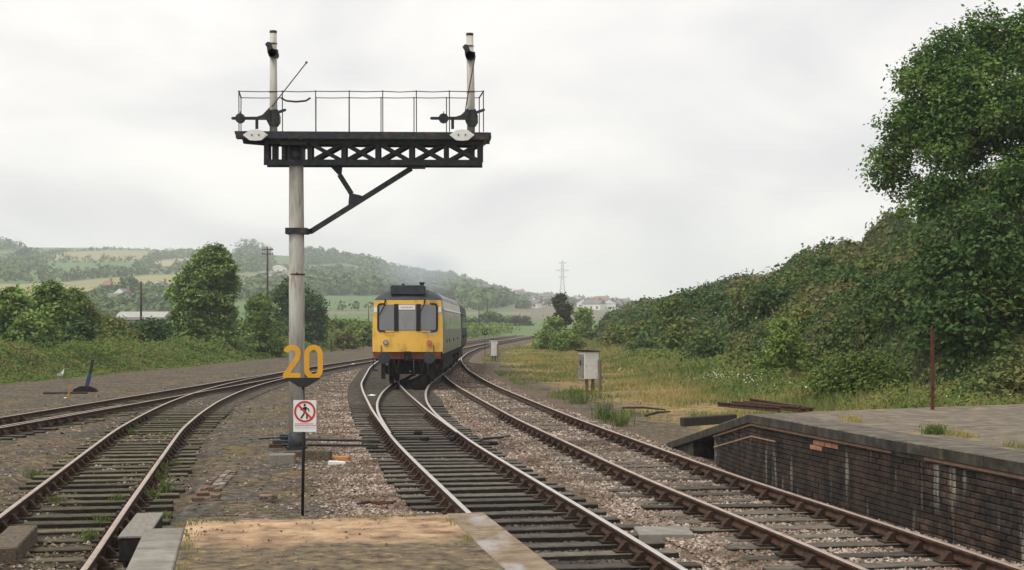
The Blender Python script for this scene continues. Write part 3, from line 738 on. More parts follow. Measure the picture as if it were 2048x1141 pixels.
# tall tree with two tops
Y = 110.0; X = (405 - HX) / FPX * Y; zt_ = float(lbank_z(np.array(X), np.array(Y))) - .15
tl = []
for (px, py, rpx) in [(430, 512, 24), (410, 522, 22), (450, 535, 22), (395, 545, 24), (425, 552, 30), (458, 565, 20), (372, 572, 26), (355, 590, 20), (400, 590, 32), (440, 600, 30),
                      (385, 622, 32), (420, 635, 34), (455, 630, 20), (365, 640, 22), (400, 662, 30), (440, 662, 26), (372, 665, 18), (385, 680, 26), (425, 682, 28), (455, 678, 20), (360, 680, 18)]:
    s = Y / FPX; r = rpx * s
    tl.append(((px - 405) * s, rng.normal() * r * .5, EYE - (py - HY) * s - zt_, r, r, r * .9))
make_tree('broadleaf_tree', 'tall twin topped pale green tree left of the signal post', (X, Y, zt_), tl, 1700, 17, .27, M['leaf_left'], spread=.38, trunk_r=.16)
ltree(522, 116, 100, 588, 49, 'small pale round bush between the tall tree and signal post', M['leaf_left'], 620, leaf=.24)
ltree(585, 145, 130, 556, 50, 'dark rounded tree seen behind the signal post', M['leaf_dark'], 900, leaf=.3, name='broadleaf_tree', cat='tree')
ltree(620, 152, 70, 600, 51, 'dark bush at the right foot of the rounded tree', M['leaf_dark'], 380, leaf=.32)
ltree(478, 132, 60, 640, 52, 'low dark bush behind the pale round bush', M['leaf_dark'], 260, leaf=.3)
for i, (px, Y, wpx, top) in enumerate([(668, 170, 60, 640), (705, 190, 70, 640), (735, 175, 60, 650), (690, 155, 50, 660)]):
    ltree(px, Y, wpx, top, 60 + i, ['pale weedy bush just right of the signal post', 'wide pale bush beside the front of the railcar',
          'low bush touching the yellow railcar edge', 'low bush nearest the yard behind the signal post'][i], M['leaf_weed'], 300, leaf=.38, zb=-.3)

# ------------------------------------------------------------------ far woods and hedges (one mass)
fp, fn, fl = [], [], []
def far_tree(X, Y, r, h, n=34):
    z = hill_z(np.array(X), np.array(Y))
    d = unit(n); rad = .55 + .5 * rng.random(n)
    p = np.stack([X + d[:, 0] * r * rad, Y + d[:, 1] * r * rad, z + h * .52 + d[:, 2] * h * .5 * rad], 1)
    fp.append(p); fn.append(d * .8 + np.array([0, 0, .45]) + rng.normal(size=(n, 3)) * .35); fl.append(np.full(n, r * .62) * (.6 + .7 * rng.random(n)))
def hedge(pts, step=4.0, r=2.0, h=3.0):
    q = [on_hill(*p) for p in pts]
    for a, b in zip(q[:-1], q[1:]):
        L = math.hypot(b[0] - a[0], b[1] - a[1]); m = max(1, int(L / step))
        for i in range(m):
            t = (i + rng.random()) / m
            s = .7 + .7 * rng.random()
            far_tree(a[0] + (b[0] - a[0]) * t + rng.normal() * 1.5, a[1] + (b[1] - a[1]) * t + rng.normal() * 1.5, r * s, h * s, 16)
hedge([(-100, 503), (60, 502), (130, 504), (240, 500), (330, 503), (420, 504)])
hedge([(60, 521), (130, 503)]); hedge([(75, 521), (180, 523), (300, 524), (430, 511)], 3.5, 3, 5)
hedge([(-100, 526), (30, 524), (75, 521)], 4, 3.5, 6)
hedge([(285, 535), (310, 514), (400, 507)], 4, 3, 5); hedge([(0, 566), (100, 565), (220, 555), (300, 549), (420, 548)], 3.5, 3, 5)
hedge([(600, 531), (690, 527), (750, 540)], 4, 3, 5); hedge([(470, 546), (600, 540)], 4, 3, 5)
hedge([(600, 553), (700, 553), (760, 560)], 3.5, 4, 7); hedge([(640, 591), (760, 591), (900, 599)], 4, 3, 5); hedge([(620, 621), (760, 623), (960, 623)], 4, 2.2, 3.5)
hedge([(40, 541), (90, 527), (250, 526)], 5, 2.5, 4)
WOODS = [([(-150, 562), (-150, 525), (40, 527), (100, 535), (60, 552), (180, 553), (262, 541), (290, 533), (330, 535), (300, 549), (220, 555), (100, 564)], 120, 3.6, 5.5),
         ([(600, 592), (600, 553), (700, 553), (745, 541), (820, 541), (905, 553), (960, 572), (1010, 590), (1030, 612), (960, 622), (900, 600), (760, 592)], 1250, 4.2, 7.5),
         ([(470, 548), (470, 508), (535, 506), (545, 540)], 90, 4.4, 8), ([(330, 545), (360, 530), (470, 512), (470, 548)], 45, 3.6, 5.5),
         ([(600, 531), (600, 513), (680, 511), (770, 532), (745, 540), (690, 527)], 210, 4.4, 8.5),
         ([(-150, 500), (-150, 494), (30, 495), (60, 502)], 60, 4.5, 9),
         ([(180, 600), (210, 585), (340, 585), (360, 615), (200, 622)], 60, 3.2, 5), ([(1030, 590), (1060, 585), (1260, 606), (1290, 624), (1100, 614), (1040, 620)], 260, 2.8, 4.2),
         ([(-150, 640), (-150, 606), (180, 606), (360, 620), (650, 626), (650, 640)], 110, 3.0, 4.2),
         ([(480, 600), (490, 580), (600, 566), (640, 592), (640, 612)], 130, 3.8, 6.5)]
for poly, cnt, r, h in WOODS:
    xs = [p[0] for p in poly]; ys = [p[1] for p in poly]; got = 0; tries = 0
    while got < cnt and tries < cnt * 8:
        tries += 1
        x = rng.uniform(min(xs), max(xs)); y = rng.uniform(min(ys), max(ys))
        if not inside(poly, np.array([x]), np.array([y]))[0]: continue
        X, Y, _ = on_hill(x, y); s = .65 + .7 * rng.random()
        far_tree(X, Y, r * s, h * s, 30); got += 1
tag(link('hillside_woodland', leaf_mesh('hillside_woodland', np.concatenate(fp), np.concatenate(fn), np.concatenate(fl), M['leaf_far'], .9)),
    'far woods and hedgerows on the hillside', None, kind='stuff')
n = 7500
Ys = 175 + 300 * rng.random(n); Xs = -62 + rng.random(n) * 78
k = (Xs < ax(A_LEFT, Ys) - 5 - 3 * rng.random(n)) & (fbm(Xs * .12, Ys * .05) > .47)
Xs, Ys = Xs[k], Ys[k]; rr = 1.1 + .9 * rng.random(len(Xs)); per = 13
d = unit(len(Xs) * per); kk = np.repeat(np.arange(len(Xs)), per)
pts_ = np.stack([Xs[kk] + d[:, 0] * rr[kk], Ys[kk] + d[:, 1] * rr[kk], -.3 + rr[kk] * (.85 + d[:, 2] * .85)], 1)
tag(link('trackside_scrub', leaf_mesh('trackside_scrub', pts_, d * .7 + np.array([0, 0, .5]) + rng.normal(size=d.shape) * .4, .75 * (.6 + .7 * rng.random(len(kk))), M['leaf_weed'], .8)),
    'pale green scrub covering the flat land beyond the yard', None, kind='stuff')
# trees that stand out on the skyline
for (px, py, w, h, lb) in [(500, 510, 34, 17, 'broad dark tree clump on the skyline behind the telegraph pole'), (665, 512, 17, 13, 'lone round tree on the skyline right of the signal post'),
                           (618, 514, 20, 11, 'skyline tree clump just right of the signal post'), (50, 520, 22, 11, 'round dark tree at a field corner on the far left hill'),
                           (258, 598, 12, 9, 'large dark tree among the village houses near the telegraph pole')]:
    X, Y, z = on_hill(px, py)
    make_tree('hill_tree', lb, (X, Y, z - .5), blob_lobes(w, h, 12, int(px), base=.1), 260, 8, 1.6, M['leaf_far'], None, 'tree', 1.5, .35)

# ------------------------------------------------------------------ railway tracks
RP = [(-.034, -.004), (-.028, 0), (.028, 0), (.034, -.004), (.034, -.04), (.011, -.055), (.011, -.105), (.034, -.115), (.034, -.145), (-.034, -.145), (-.034, -.115), (-.011, -.105), (-.011, -.055), (-.034, -.04)]
def rail_mesh(name, a, off, y0, y1, z=0.0, top='rail_top', offs=None):
    ys = [y0]
    while ys[-1] < y1: ys.append(ys[-1] + (.5 if ys[-1] < 70 else 2.0))
    ys = np.array(ys); xs = ax(a, ys); h = head(a, ys); L = np.sqrt(1 + h * h)
    o = off if offs is None else np.array([offs(y) for y in ys])
    cx = xs + o / L; cy = ys - o * h / L
    V = []
    for i in range(len(ys)):
        for (l, zz) in RP: V.append((cx[i] + l / L[i], cy[i] - l * h[i] / L[i], z + zz))
    k = len(RP); F = []; mi = []
    for i in range(len(ys) - 1):
        for j in range(k):
            F.append((i * k + j, i * k + (j + 1) % k, (i + 1) * k + (j + 1) % k, (i + 1) * k + j)); mi.append(1 if j in (0, 1, 2) else 0)
    me = np_mesh(name, V, F, [M['rust'], M[top]])
    me.polygons.foreach_set('material_index', np.array(mi, np.int32))
    return me
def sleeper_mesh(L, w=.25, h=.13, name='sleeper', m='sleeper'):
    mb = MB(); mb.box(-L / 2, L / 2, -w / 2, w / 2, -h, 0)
    me = mb.mesh(name, [M[m], M['sleeper_side']], bevel=.012)     # weathered top; sides darkened, their shade painted into the colour
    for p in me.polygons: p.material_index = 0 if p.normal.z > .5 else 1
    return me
def chair_mesh():
    mb = MB()
    mb.box(-.19, .19, -.10, .10, .002, .03)
    for s in (-1, 1):
        pr = [(s * .04, .03), (s * .15, .03), (s * .13, .06), (s * .075, .125), (s * .04, .125)]
        mb.prism(pr, lambda a, b, d: (a, d, b), -.055, .055)
    return mb.mesh('rail_chair', M['chair'])
CH = chair_mesh()
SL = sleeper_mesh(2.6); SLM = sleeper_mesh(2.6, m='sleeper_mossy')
TOPZ = -.178
def along(a, y0, y1, sp):
    ys = [y0]
    while ys[-1] < y1:
        h = head(a, ys[-1]); ys.append(ys[-1] + sp / math.sqrt(1 + h * h))
    return np.array(ys)
G2 = .7525
def track(label, a, rails, y0, ysplit, yend, z, sl, sp=.72, top='rail_top', long=None, chairs_to=40):
    """rails = [(alignment, offset, y0, y1, dz)]"""
    t = thing('railway_track', label, 'railway track', (float(ax(a, y0)), y0, z))
    for (al, off, ra, rb, dz, tp) in rails:
        o = link('rail', rail_mesh('rail', al, off, ra, rb, 0 + dz, tp), t); o.location = (-t.location.x, -t.location.y, 0)
    far = MB()
    for y in along(a, y0, yend, sp):
        h = float(head(a, y)); x = float(ax(a, y)); rz = -math.atan(h)
        L = 2.6; me = sl; shift = 0.0
        if long and long[0] < y < long[1]:
            xl, xr = float(ax(A_LEFT, y)), float(ax(A_RIGHT, y)); L = 2.6 + abs(xr - xl); x = (xl + xr) / 2
        jx, jr = rng.normal() * .025, rng.normal() * .008
        if y < ysplit:
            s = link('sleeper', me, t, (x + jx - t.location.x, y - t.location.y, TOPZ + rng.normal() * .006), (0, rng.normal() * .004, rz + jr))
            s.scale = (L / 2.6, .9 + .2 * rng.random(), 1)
            if y < chairs_to:
                for (al, off, ra, rb, dz, tp) in rails:
                    if not ra <= y <= rb: continue
                    hh = float(head(al, y)); LL = math.sqrt(1 + hh * hh)
                    xx = float(ax(al, y)) + off / LL; yy = y - off * hh / LL + (xx - float(ax(a, y)) - off / LL) * 0
                    link('rail_chair', CH, t, (xx - t.location.x, yy - t.location.y, TOPZ), (0, 0, -math.atan(hh)))
        else:
            c, s_ = math.cos(rz), math.sin(rz)
            far.add([(x - t.location.x + c * i * L / 2 - s_ * j * .125, y - t.location.y + s_ * i * L / 2 + c * j * .125, TOPZ + k) for k in (-.12, 0) for j in (-1, 1) for i in (-1, 1)],
                    [(4, 5, 7, 6), (0, 1, 5, 4), (2, 6, 7, 3), (0, 4, 6, 2), (1, 3, 7, 5)])
    if far.v:
        o = far.build('distant_sleepers', M['sleeper'], t); o['kind'] = 'stuff'
    return t
TOE = 31.6
track('double leading railway track whose points split under the yellow railcar', A_LEFT,
      [(A_LEFT, -G2, 5, 330, 0, 'rail_top'), (A_RIGHT, G2, 5, 100, 0, 'rail_top'),
       (A_RIGHT, -G2, TOE, 104, .002, 'rail_top'), (A_LEFT, G2, TOE, 330, .001, 'rail_top')],
      6, 46, 300, 0, SL, long=(TOE - 1.5, 56))
track('plain railway track beside the brick platform wall with rusty rails', A_MAIN,
      [(A_MAIN, -G2, 5, 380, .003, 'rail_dull'), (A_MAIN, G2, 5, 380, .003, 'rail_dull')], 6, 48, 330, 0, SL)
track('curved railway track with mossy close set sleepers on the left', A_YARD,
      [(A_YARD, -G2, 5, 118, 0, 'rail_dull'), (A_YARD, G2, 5, 118, .001, 'rail_dull')], 7, 44, 100, ZL, SLM, sp=.77)
track('half buried siding track passing the ground lever', A_FAR,
      [(A_FAR, -G2, 18, 90, .003, 'rail_dull'), (A_FAR, G2, 18, 76, .003, 'rail_dull'), (A_FAR, G2 - .2, 30, 44, .002, 'rail_dull')], 30, 52, 72, ZL, SLM)

# points gear
pg = thing('point_rodding', 'black point rods running from signal base to the rails', 'point rodding', (float(ax(A_LEFT, 30.8)) - 2.9, 30.8, -.2))
MB().tube([(-.1, 0, .12), (1.9, .05, .08)], .028, 6).build('rod', M['black_iron'], pg)
MB().tube([(.0, -1.2, .1), (1.95, -.9, .06)], .028, 6).build('rod', M['black_iron'], pg)
MB().box(-.35, .25, -.2, .12, 0, .12).box(-.2, .1, -.15, .05, .12, .24).build('crank_stool', M['black_iron'], pg, bevel=.02)
MB().beam((-.5, -.9, .2), (.1, -.4, .2), .07, .03, (0, 0, 1)).build('crank', M['black_iron'], pg)
for yy, lab in ((31.6, 'stretcher bar tying the switch blades together at their tips'), (33.4, 'second stretcher bar between the switch blades with a motor lump')):
    sb = thing('stretcher_bar', lab, 'point rodding', (float(ax(A_LEFT, yy)), yy, -.13))
    MB().beam((-.95, 0, 0), (.95, 0, 0), .05, .025, (0, 0, 1)).build('bar', M['black_iron'], sb)
    MB().box(-.08, .12, -.08, .08, -.05, .03).build('lug', M['under'], sb, bevel=.02)
    for s in (-.62, .62): MB().box(s - .05, s + .05, -.05, .05, -.03, .05).build('lug', M['black_iron'], sb, bevel=.01)
pm = thing('point_fitting', 'black rod crank beside the right switch rail', 'point rodding', (float(ax(A_RIGHT, 31.2)) + 1.35, 31.2, -.22))
MB().box(-.2, .2, -.2, .2, 0, .05).build('base_plate', M['under'], pm, bevel=.02)
MB().tube([(-.2, 0, .1), (.45, .9, .12)], .03, 6).build('rod', M['steel_grey'], pm)
MB().beam((-.1, -.2, .14), (.3, .1, .14), .09, .04, (0, 0, 1)).build('crank', M['black_iron'], pm)

# ------------------------------------------------------------------ ballast
oct_v = np.array([(1, 0, 0), (0, 1, 0), (-1, 0, 0), (0, -1, 0), (0, 0, 1), (0, 0, -1)], float)
oct_f = np.array([(0, 1, 4), (1, 2, 4), (2, 3, 4), (3, 0, 4)])
def stones(name, X, Y, size, material, label, sink=.25):
    n = len(X); Z = ground_z(X, Y)
    sc = size[:, None, None] * (.6 + .8 * rng.random((n, 6, 3))) * np.array([1, 1, .7])
    V = oct_v[None] * sc; a = rng.random(n) * 6.283; t = rng.normal(size=n) * .4
    c, s = np.cos(a)[:, None], np.sin(a)[:, None]
    x, y, z = V[..., 0], V[..., 1], V[..., 2]
    ct, st = np.cos(t)[:, None], np.sin(t)[:, None]
    y, z = y * ct - z * st, y * st + z * ct
    V = np.stack([x * c - y * s + X[:, None], x * s + y * c + Y[:, None], z + (Z + size * (sink - .12))[:, None]], -1).reshape(-1, 3)
    F = (oct_f[None] + (np.arange(n) * 6)[:, None, None]).reshape(-1, 3)
    tag(link(name, np_mesh(name, V, F, material)), label, None, kind='stuff')
def sample_y(n, y0, y1):   # denser towards the camera
    u = rng.random(n); return 1 / (1 / y0 + u * (1 / y1 - 1 / y0))
# six-foot between the middle and right tracks + shoulders
n = 120000; Y = sample_y(n, 10, 95)
lo = ax(A_RIGHT, Y) - .6; hi = ax(A_MAIN, Y) + 1.6
X = lo + (hi - lo) * rng.random(n)
dr = near(A_RIGHT, X, Y); dm = near(A_MAIN, X, Y)
keep = (dr > .95) & ((rng.random(n) < .95))
# thin out over the sleepers of the right track
sy = along(A_MAIN, 6, 330, .72)
ys0 = Y + (X - ax(A_MAIN, Y)) * head(A_MAIN, Y)
phase = lambda q: np.minimum(np.abs(q - sy[np.clip(np.searchsorted(sy, q), 0, len(sy) - 1)]), np.abs(q - sy[np.clip(np.searchsorted(sy, q) - 1, 0, len(sy) - 1)]))
ph = phase(ys0)
keep &= ~((dm < 1.3) & (ph < .125) & (rng.random(n) < np.clip(1.25 - Y / 45, .45, .96)))
keep &= ~((np.abs(dm - G2) < .09)) & ~((np.abs(dr - G2) < .12))
stones('ballast', X[keep], Y[keep], (.010 + .017 * rng.random(keep.sum()) ** 1.6) * (1 + Y[keep] / 60), M['stone_tan'], 'pinkish tan ballast stones heaped between the middle and right tracks')
n = 24000; Y = sample_y(n, 16, 80); X = ax(A_LEFT, Y) - .95 - np.abs(rng.normal(size=n)) * .75
k = rng.random(n) < .9
stones('ballast_shoulder', X[k], Y[k], (.010 + .015 * rng.random(k.sum()) ** 1.6) * (1 + Y[k] / 60), M['stone_tan'], 'tan ballast stones along the left shoulder of the middle track')
n = 26000; Y = sample_y(n, 10, 58); X = ax(A_LEFT, Y) + (rng.random(n) - .5) * 1.36
sy = along(A_LEFT, 6, 300, .72); ys0 = Y + (X - ax(A_LEFT, Y)) * head(A_LEFT, Y)
ph = phase(ys0)
k = (ph > .125) | (rng.random(n) < .05 + .4 * (fbm(X * 1.2, Y * .5) > .55) + np.clip((Y - 20) / 25, 0, .6))
stones('oily_ballast', X[k], Y[k], (.014 + .014 * rng.random(k.sum())) * (1 + Y[k] / 80), M['stone_oily'], 'dark oily ballast between the rails of the middle track', sink=0)
n = 60000; Y = sample_y(n, 10.5, 90); X = -16 + rng.random(n) * 15.5
k = (X < ax(A_LEFT, Y) - 1.3) & (near(A_YARD, X, Y) > 1.4) & (near(A_FAR, X, Y) > 1.0) & (fbm(X * .6, Y * .6) > .40) & (X > -15)
stones('yard_gravel', X[k], Y[k], (.005 + .022 * rng.random(k.sum()) ** 6) * (1 + Y[k] / 45), M['stone_yard'], 'scattered gravel on the ash of the yard')

n = 9000; Y = sample_y(n, 12, 50); X = ax(A_YARD, Y) + (rng.random(n) - .5) * 3.0
k = (fbm(X * .55 + 7, Y * .45) > .5) & (np.abs(near(A_YARD, X, Y) - G2) > .1)
stones('yard_track_stones', X[k], Y[k], (.010 + .020 * rng.random(k.sum()) ** 2) * (1 + Y[k] / 60), M['stone_yard'], 'loose stones strewn over the mossy sleepers of the left track', sink=.6)
# ------------------------------------------------------------------ platform on the right
PA = Vector((3.90, 23.6)); PD = Vector((-.187, 1.0)).normalized(); PN = Vector((PD.y, -PD.x))   # PN points away from the track
PH = .90
plat = thing('station_platform', 'brick fronted station platform with ramped end and rusty post behind', 'platform', (PA.x, PA.y, -.25), 0)
def pl(s, d, z):     # s metres towards the camera from the ramp top, d metres back from the face
    if s < 0: d = d - .09 * s          # the ramp swings away from the track
    p = PA - PD * s + PN * d; return Vector((p.x - PA.x, p.y - PA.y, z + .25))
def ramp_top(s): return PH if s >= 0 else PH * (1 + s / 6.7) + (-.12) * (-s / 6.7)
def slab(mb, s0, s1, d0, d1, th):
    vs = []
    for z_off in (-th, 0):
        for d in (d0, d1):
            for s in (s0, s1): vs.append(pl(s, d, ramp_top(s) + z_off))
    mb.add(vs, [(0, 2, 3, 1), (4, 5, 7, 6), (0, 1, 5, 4), (2, 6, 7, 3), (0, 4, 6, 2), (1, 3, 7, 5)])
def coping(mb):          # paler trodden top, darker face
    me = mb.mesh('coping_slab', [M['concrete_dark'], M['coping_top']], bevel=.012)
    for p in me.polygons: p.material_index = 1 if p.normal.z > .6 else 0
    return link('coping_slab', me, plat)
s = 0.0
while s < 17:
    L = .95; mb = MB(); slab(mb, s + .006, s + L - .006, -.06, .62, .15); o = coping(mb); o.location.z += rng.normal() * .004; s += L
s = 0.0
while s > -6.6:
    L = 1.1; mb = MB(); slab(mb, max(s - L, -6.7) + .006, s - .006, -.06, .45, .15); coping(mb); s -= L
# pale bedding line under the coping, wall core, back body
mb = MB()
for s0, s1 in ((0, 5.2), (6.1, 17)):
    mb.add([pl(s0, -.022, PH - .19), pl(s1, -.022, PH - .19), pl(s1, -.022, PH - .152), pl(s0, -.022, PH - .152), pl(s0, .1, PH - .19), pl(s1, .1, PH - .19), pl(s1, .1, PH - .152), pl(s0, .1, PH - .152)],
           [(0, 1, 2, 3), (0, 4, 5, 1), (3, 2, 6, 7), (0, 3, 7, 4), (1, 5, 6, 2)])
mb.add([pl(-2.6, -.022, ramp_top(-2.6) - .19), pl(0, -.022, PH - .19), pl(0, -.022, PH - .155), pl(-2.6, -.022, ramp_top(-2.6) - .155)], [(0, 1, 2, 3)])
mb.add([pl(-2.6, -.012, ramp_top(-2.6) - .375), pl(0, -.012, PH - .375), pl(0, -.012, PH - .352), pl(-2.6, -.012, ramp_top(-2.6) - .352)], [(0, 1, 2, 3)])
mb.add([pl(0, -.012, PH - .375), pl(1.1, -.012, PH - .375), pl(1.1, -.012, PH - .352), pl(0, -.012, PH - .352)], [(0, 1, 2, 3)])
mb.build('mortar_line', M['mortar_pale'], plat)
mb = MB()
mb.add([pl(17, .006, -.3), pl(-2.6, .006, -.3), pl(-2.6, .006, ramp_top(-2.6) - .15), pl(0, .006, PH - .15), pl(17, .006, PH - .15),
        pl(17, .4, -.3), pl(-2.6, .4, -.3), pl(-2.6, .4, ramp_top(-2.6) - .15), pl(0, .4, PH - .15), pl(17, .4, PH - .15)],
       [(0, 1, 2, 3, 4), (5, 9, 8, 7, 6), (0, 5, 6, 1), (1, 6, 7, 2), (2, 7, 8, 3), (3, 8, 9, 4), (4, 9, 5, 0)])
mb.build('wall_core', M['mortar'], plat)
mb = MB()    # end wedge beyond the dark opening, and the back of the opening
mb.add([pl(-4.3, 0, -.3), pl(-6.5, 0, -.3), pl(-6.5, 0, -.1), pl(-4.3, 0, ramp_top(-4.3) - .15), pl(-4.3, .6, -.3), pl(-6.5, .6, -.3), pl(-6.5, .6, -.1), pl(-4.3, .6, ramp_top(-4.3) - .15)],
       [(0, 1, 2, 3), (4, 7, 6, 5), (0, 3, 7, 4), (1, 5, 6, 2), (3, 2, 6, 7), (0, 4, 5, 1)])
mb.build('ramp_wedge', M['concrete_dark'], plat)
# bricks
BL, BH = .215, .065
bm_mb = MB(); bm_mb.box(-BL / 2, BL / 2, 0, .05, 0, BH); BRICK = bm_mb.mesh('brick', M['brick_sooty'], bevel=.006)
bm_mb = MB(); bm_mb.box(-BL / 2, BL / 2, 0, .05, 0, BH); BRICKO = bm_mb.mesh('brick', M['brick_orange'], bevel=.006)
brz = math.atan2(-PD.y, -PD.x)
cand = []
for c in range(15):
    z = -.23 + c * .0765; k = 0
    while True:
        s = -2.52 + k * .226 + (.113 if c % 2 else 0) + .107
        if s > 11.5: break
        if z + BH < ramp_top(s - .1) - .195: cand.append((s, z))
        k += 1
cand.sort(key=lambda t: -t[0])
rest = MB()
for i, (s, z) in enumerate(cand):
    orange = (2.55 < s < 3.5 and (.60 < z < .63 or (s < 2.8 and .52 < z < .6)))
    off = min(.002, max(-.006, rng.normal() * .003))
    if i < 296 or orange:
        link('brick', BRICKO if orange else BRICK, plat, pl(s, off, z), (0, 0, brz))
    else:
        q = [pl(s + e * BL / 2, d, z + h) for h in (0, BH) for d in (off, .05) for e in (-1, 1)]
        rest.add(q, [(4, 5, 7, 6), (0, 1, 5, 4), (0, 4, 6, 2), (1, 3, 7, 5), (0, 2, 3, 1)])
o = rest.build('far_bricks', M['brick_sooty'], plat); o['kind'] = 'stuff'
# platform top
M['ramp_earth'] = mat('ramp_earth', [(.05, .04, .028), (.12, .095, .06), (.24, .18, .09)], 5, .95, bump=.5)
asph = mat('asphalt', [(.07, .058, .044), (.125, .106, .08), (.18, .15, .115), (.23, .20, .155)], 3.5, .95, detail=10, bump=.5, stain=((.27, .20, .085), (1.6, 1.6, 1.6), .60, .72))
mb = MB()
poly = [(0.05, .622), (17, .622), (17, 16), (-1.0, 16), (-1.9, 5.6), (-.5, 1.2)]
mb.prism(poly, lambda a, b, d: pl(a, b, d), PH - .35, PH - .006)
mb.build('surface', asph, plat)
mb = MB()
rs_v = []; rs_f = []
for i in range(13):
    for j in range(13):
        u = i / 12; d = .45 + (j / 12) * 6.5
        s0 = float(np.interp(d, [.45, 1.2, 5.6, 16], [.03, -.5, -1.9, -1.0])); s1 = -6.6 + .18 * d
        zt = PH - .012; zb = -.3
        z = zt + (zb - zt) * min(1, u * 1.0) ** (1.0 - .35 * min(1, d / 4)) + .10 * (rng.random() - .5) * (0 < i < 12) * (j > 0)
        if j == 0: z = ramp_top(s0 + (s1 - s0) * u) - .03
        rs_v.append(pl(s0 + (s1 - s0) * u, d, z))
for i in range(12):
    for j in range(12): rs_f.append((i * 13 + j, i * 13 + j + 1, (i + 1) * 13 + j + 1, (i + 1) * 13 + j))
mb.add(rs_v, rs_f)
mb.build('ramp_surface', M['ramp_earth'], plat, True)

# rails and timber lying at the ramp top
for i, (a, b, lab) in enumerate([((1437, 812), (1560, 823), 'rusty scrap rail jutting out over the platform ramp'), ((1465, 810), (1600, 822), 'second rusty scrap rail on the ramp top'),
                                 ((1488, 809), (1612, 825), 'third rusty scrap rail on the ramp top beside the weeds'), ((1500, 804), (1626, 824), 'raised rusty scrap rail lying furthest behind the ramp top')]):
    p0 = P(a[0], a[1], 27.2 + .25 * i); p1 = P(b[0], b[1], 23.9 + .2 * i)
    p0.z += .03; p1.z += .03
    d = p1 - p0; t = thing('scrap_rail', lab, 'rail', p0)
    m3 = Matrix((Vector((d.y, -d.x, 0)).normalized(), Vector((0, 0, 1)), d.normalized())).transposed()
    mb = MB(); mb.prism([(l * .7, (zz + .07) * .6) for l, zz in RP], lambda x, y, dd: m3 @ Vector((x, y, dd)), 0, d.length)
    mb.build('rail', M['rust'], t)
t = thing('timber_baulk', 'dark timber baulk lying across the ground before the platform ramp', 'timber', G(1372, 838, .30))
MB().box(-.1, 1.15, -.12, .12, -.16, .03).build('timber', M['timber_dark'], t, bevel=.015, rot=(0, -.05, .25))
# rusty post on the platform
pb = G(1865, 819, .9)
t = thing('rusty_post', 'slender rusty red post standing at the platform edge', 'post', pb)
MB().beam((0, 0, -.1), (.0, 0, 1.37), .055, .055).build('post', M['rust_red'], t, bevel=.006)
MB().box(-.035, .035, -.035, .035, 1.37, 1.385).build('cap', M['rust_red'], t)

# ------------------------------------------------------------------ platform end underfoot
NP = Vector((-.207, 11.12)); ND = Vector((-.187, 1.0)).normalized(); NN = Vector((-ND.y, ND.x))   # NN to the left
np_t = thing('station_platform', 'sandy topped platform end in the foreground with coping on both edges', 'platform', (NP.x, NP.y, -.25))
def nl(s, d, z):
    p = NP - ND * s + NN * d; return Vector((p.x - NP.x, p.y - NP.y, z + .25))
def near_surface_mat():
    m, N, L, out = new_mat('platform_sand')
    geo = N.new('ShaderNodeNewGeometry')
    def nz(s, d=6):
        n = N.new('ShaderNodeTexNoise'); n.inputs['Scale'].default_value = s; n.inputs['Detail'].default_value = d; n.inputs['Roughness'].default_value = .65
        L.new(geo.outputs['Position'], n.inputs['Vector']); return n.outputs['Fac']
    sand = ramp(N, [(.30, (.09, .062, .04)), (.40, (.22, .145, .09)), (.52, (.37, .245, .145)), (.66, (.50, .355, .225))]); L.new(nz(4.2, 12), sand.inputs[0])
    dark = ramp(N, [(.34, (.045, .035, .026)), (.47, (.115, .09, .06)), (.58, (.17, .13, .08)), (.72, (.36, .25, .09))]); L.new(nz(9, 10), dark.inputs[0])
    sp = N.new('ShaderNodeSeparateXYZ'); L.new(geo.outputs['Position'], sp.inputs[0])
    # distance from the end of the platform: Y + .187 X
    mu = N.new('ShaderNodeMath'); mu.operation = 'MULTIPLY_ADD'; mu.inputs[1].default_value = -.187; L.new(sp.outputs['X'], mu.inputs[0]); L.new(sp.outputs['Y'], mu.inputs[2])
    n2 = N.new('ShaderNodeMath'); n2.operation = 'MULTIPLY_ADD'; n2.inputs[1].default_value = 1.6; L.new(nz(1.6), n2.inputs[0]); L.new(mu.outputs[0], n2.inputs[2])
    mr = N.new('ShaderNodeMapRange'); mr.inputs['From Min'].default_value = 10.55; mr.inputs['From Max'].default_value = 11.0; L.new(n2.outputs[0], mr.inputs[0])
    mx = N.new('ShaderNodeMixRGB'); L.new(mr.outputs[0], mx.inputs[0]); L.new(dark.outputs[0], mx.inputs[1]); L.new(sand.outputs[0], mx.inputs[2])
    bs = N.new('ShaderNodeBsdfPrincipled'); bs.inputs['Roughness'].default_value = .95; bs.inputs['Specular IOR Level'].default_value = .15
    bp = N.new('ShaderNodeBump'); bp.inputs['Strength'].default_value = .4; bp.inputs['Distance'].default_value = .02
    L.new(nz(25, 4), bp.inputs['Height']); L.new(bp.outputs[0], bs.inputs['Normal'])
    L.new(mx.outputs[0], bs.inputs['Base Color']); L.new(bs.outputs[0], out.inputs['Surface']); return m
ns = near_surface_mat()
ed = []   # slightly worn end edge
for i in range(25):
    d = .30 + i / 24 * 1.93; ed.append((.0 + .015 * rng.normal() + (.05 if 7 < i < 17 else 0), d))
mb = MB(); mb.prism([(16, .30)] + ed + [(16, 2.23)], lambda a, b, d: nl(a, b, d), .45, PH)
mb.build('surface', ns, np_t)
mb = MB(); mb.box(0, 0, 0, 0, 0, 0); mb = MB()
mb.prism([(16, .06), (.06, .06), (.06, 2.5), (16, 2.5)], lambda a, b, d: nl(a, b, d), -.35, .448)
mb.build('platform_body', M['brick_sooty'], np_t)
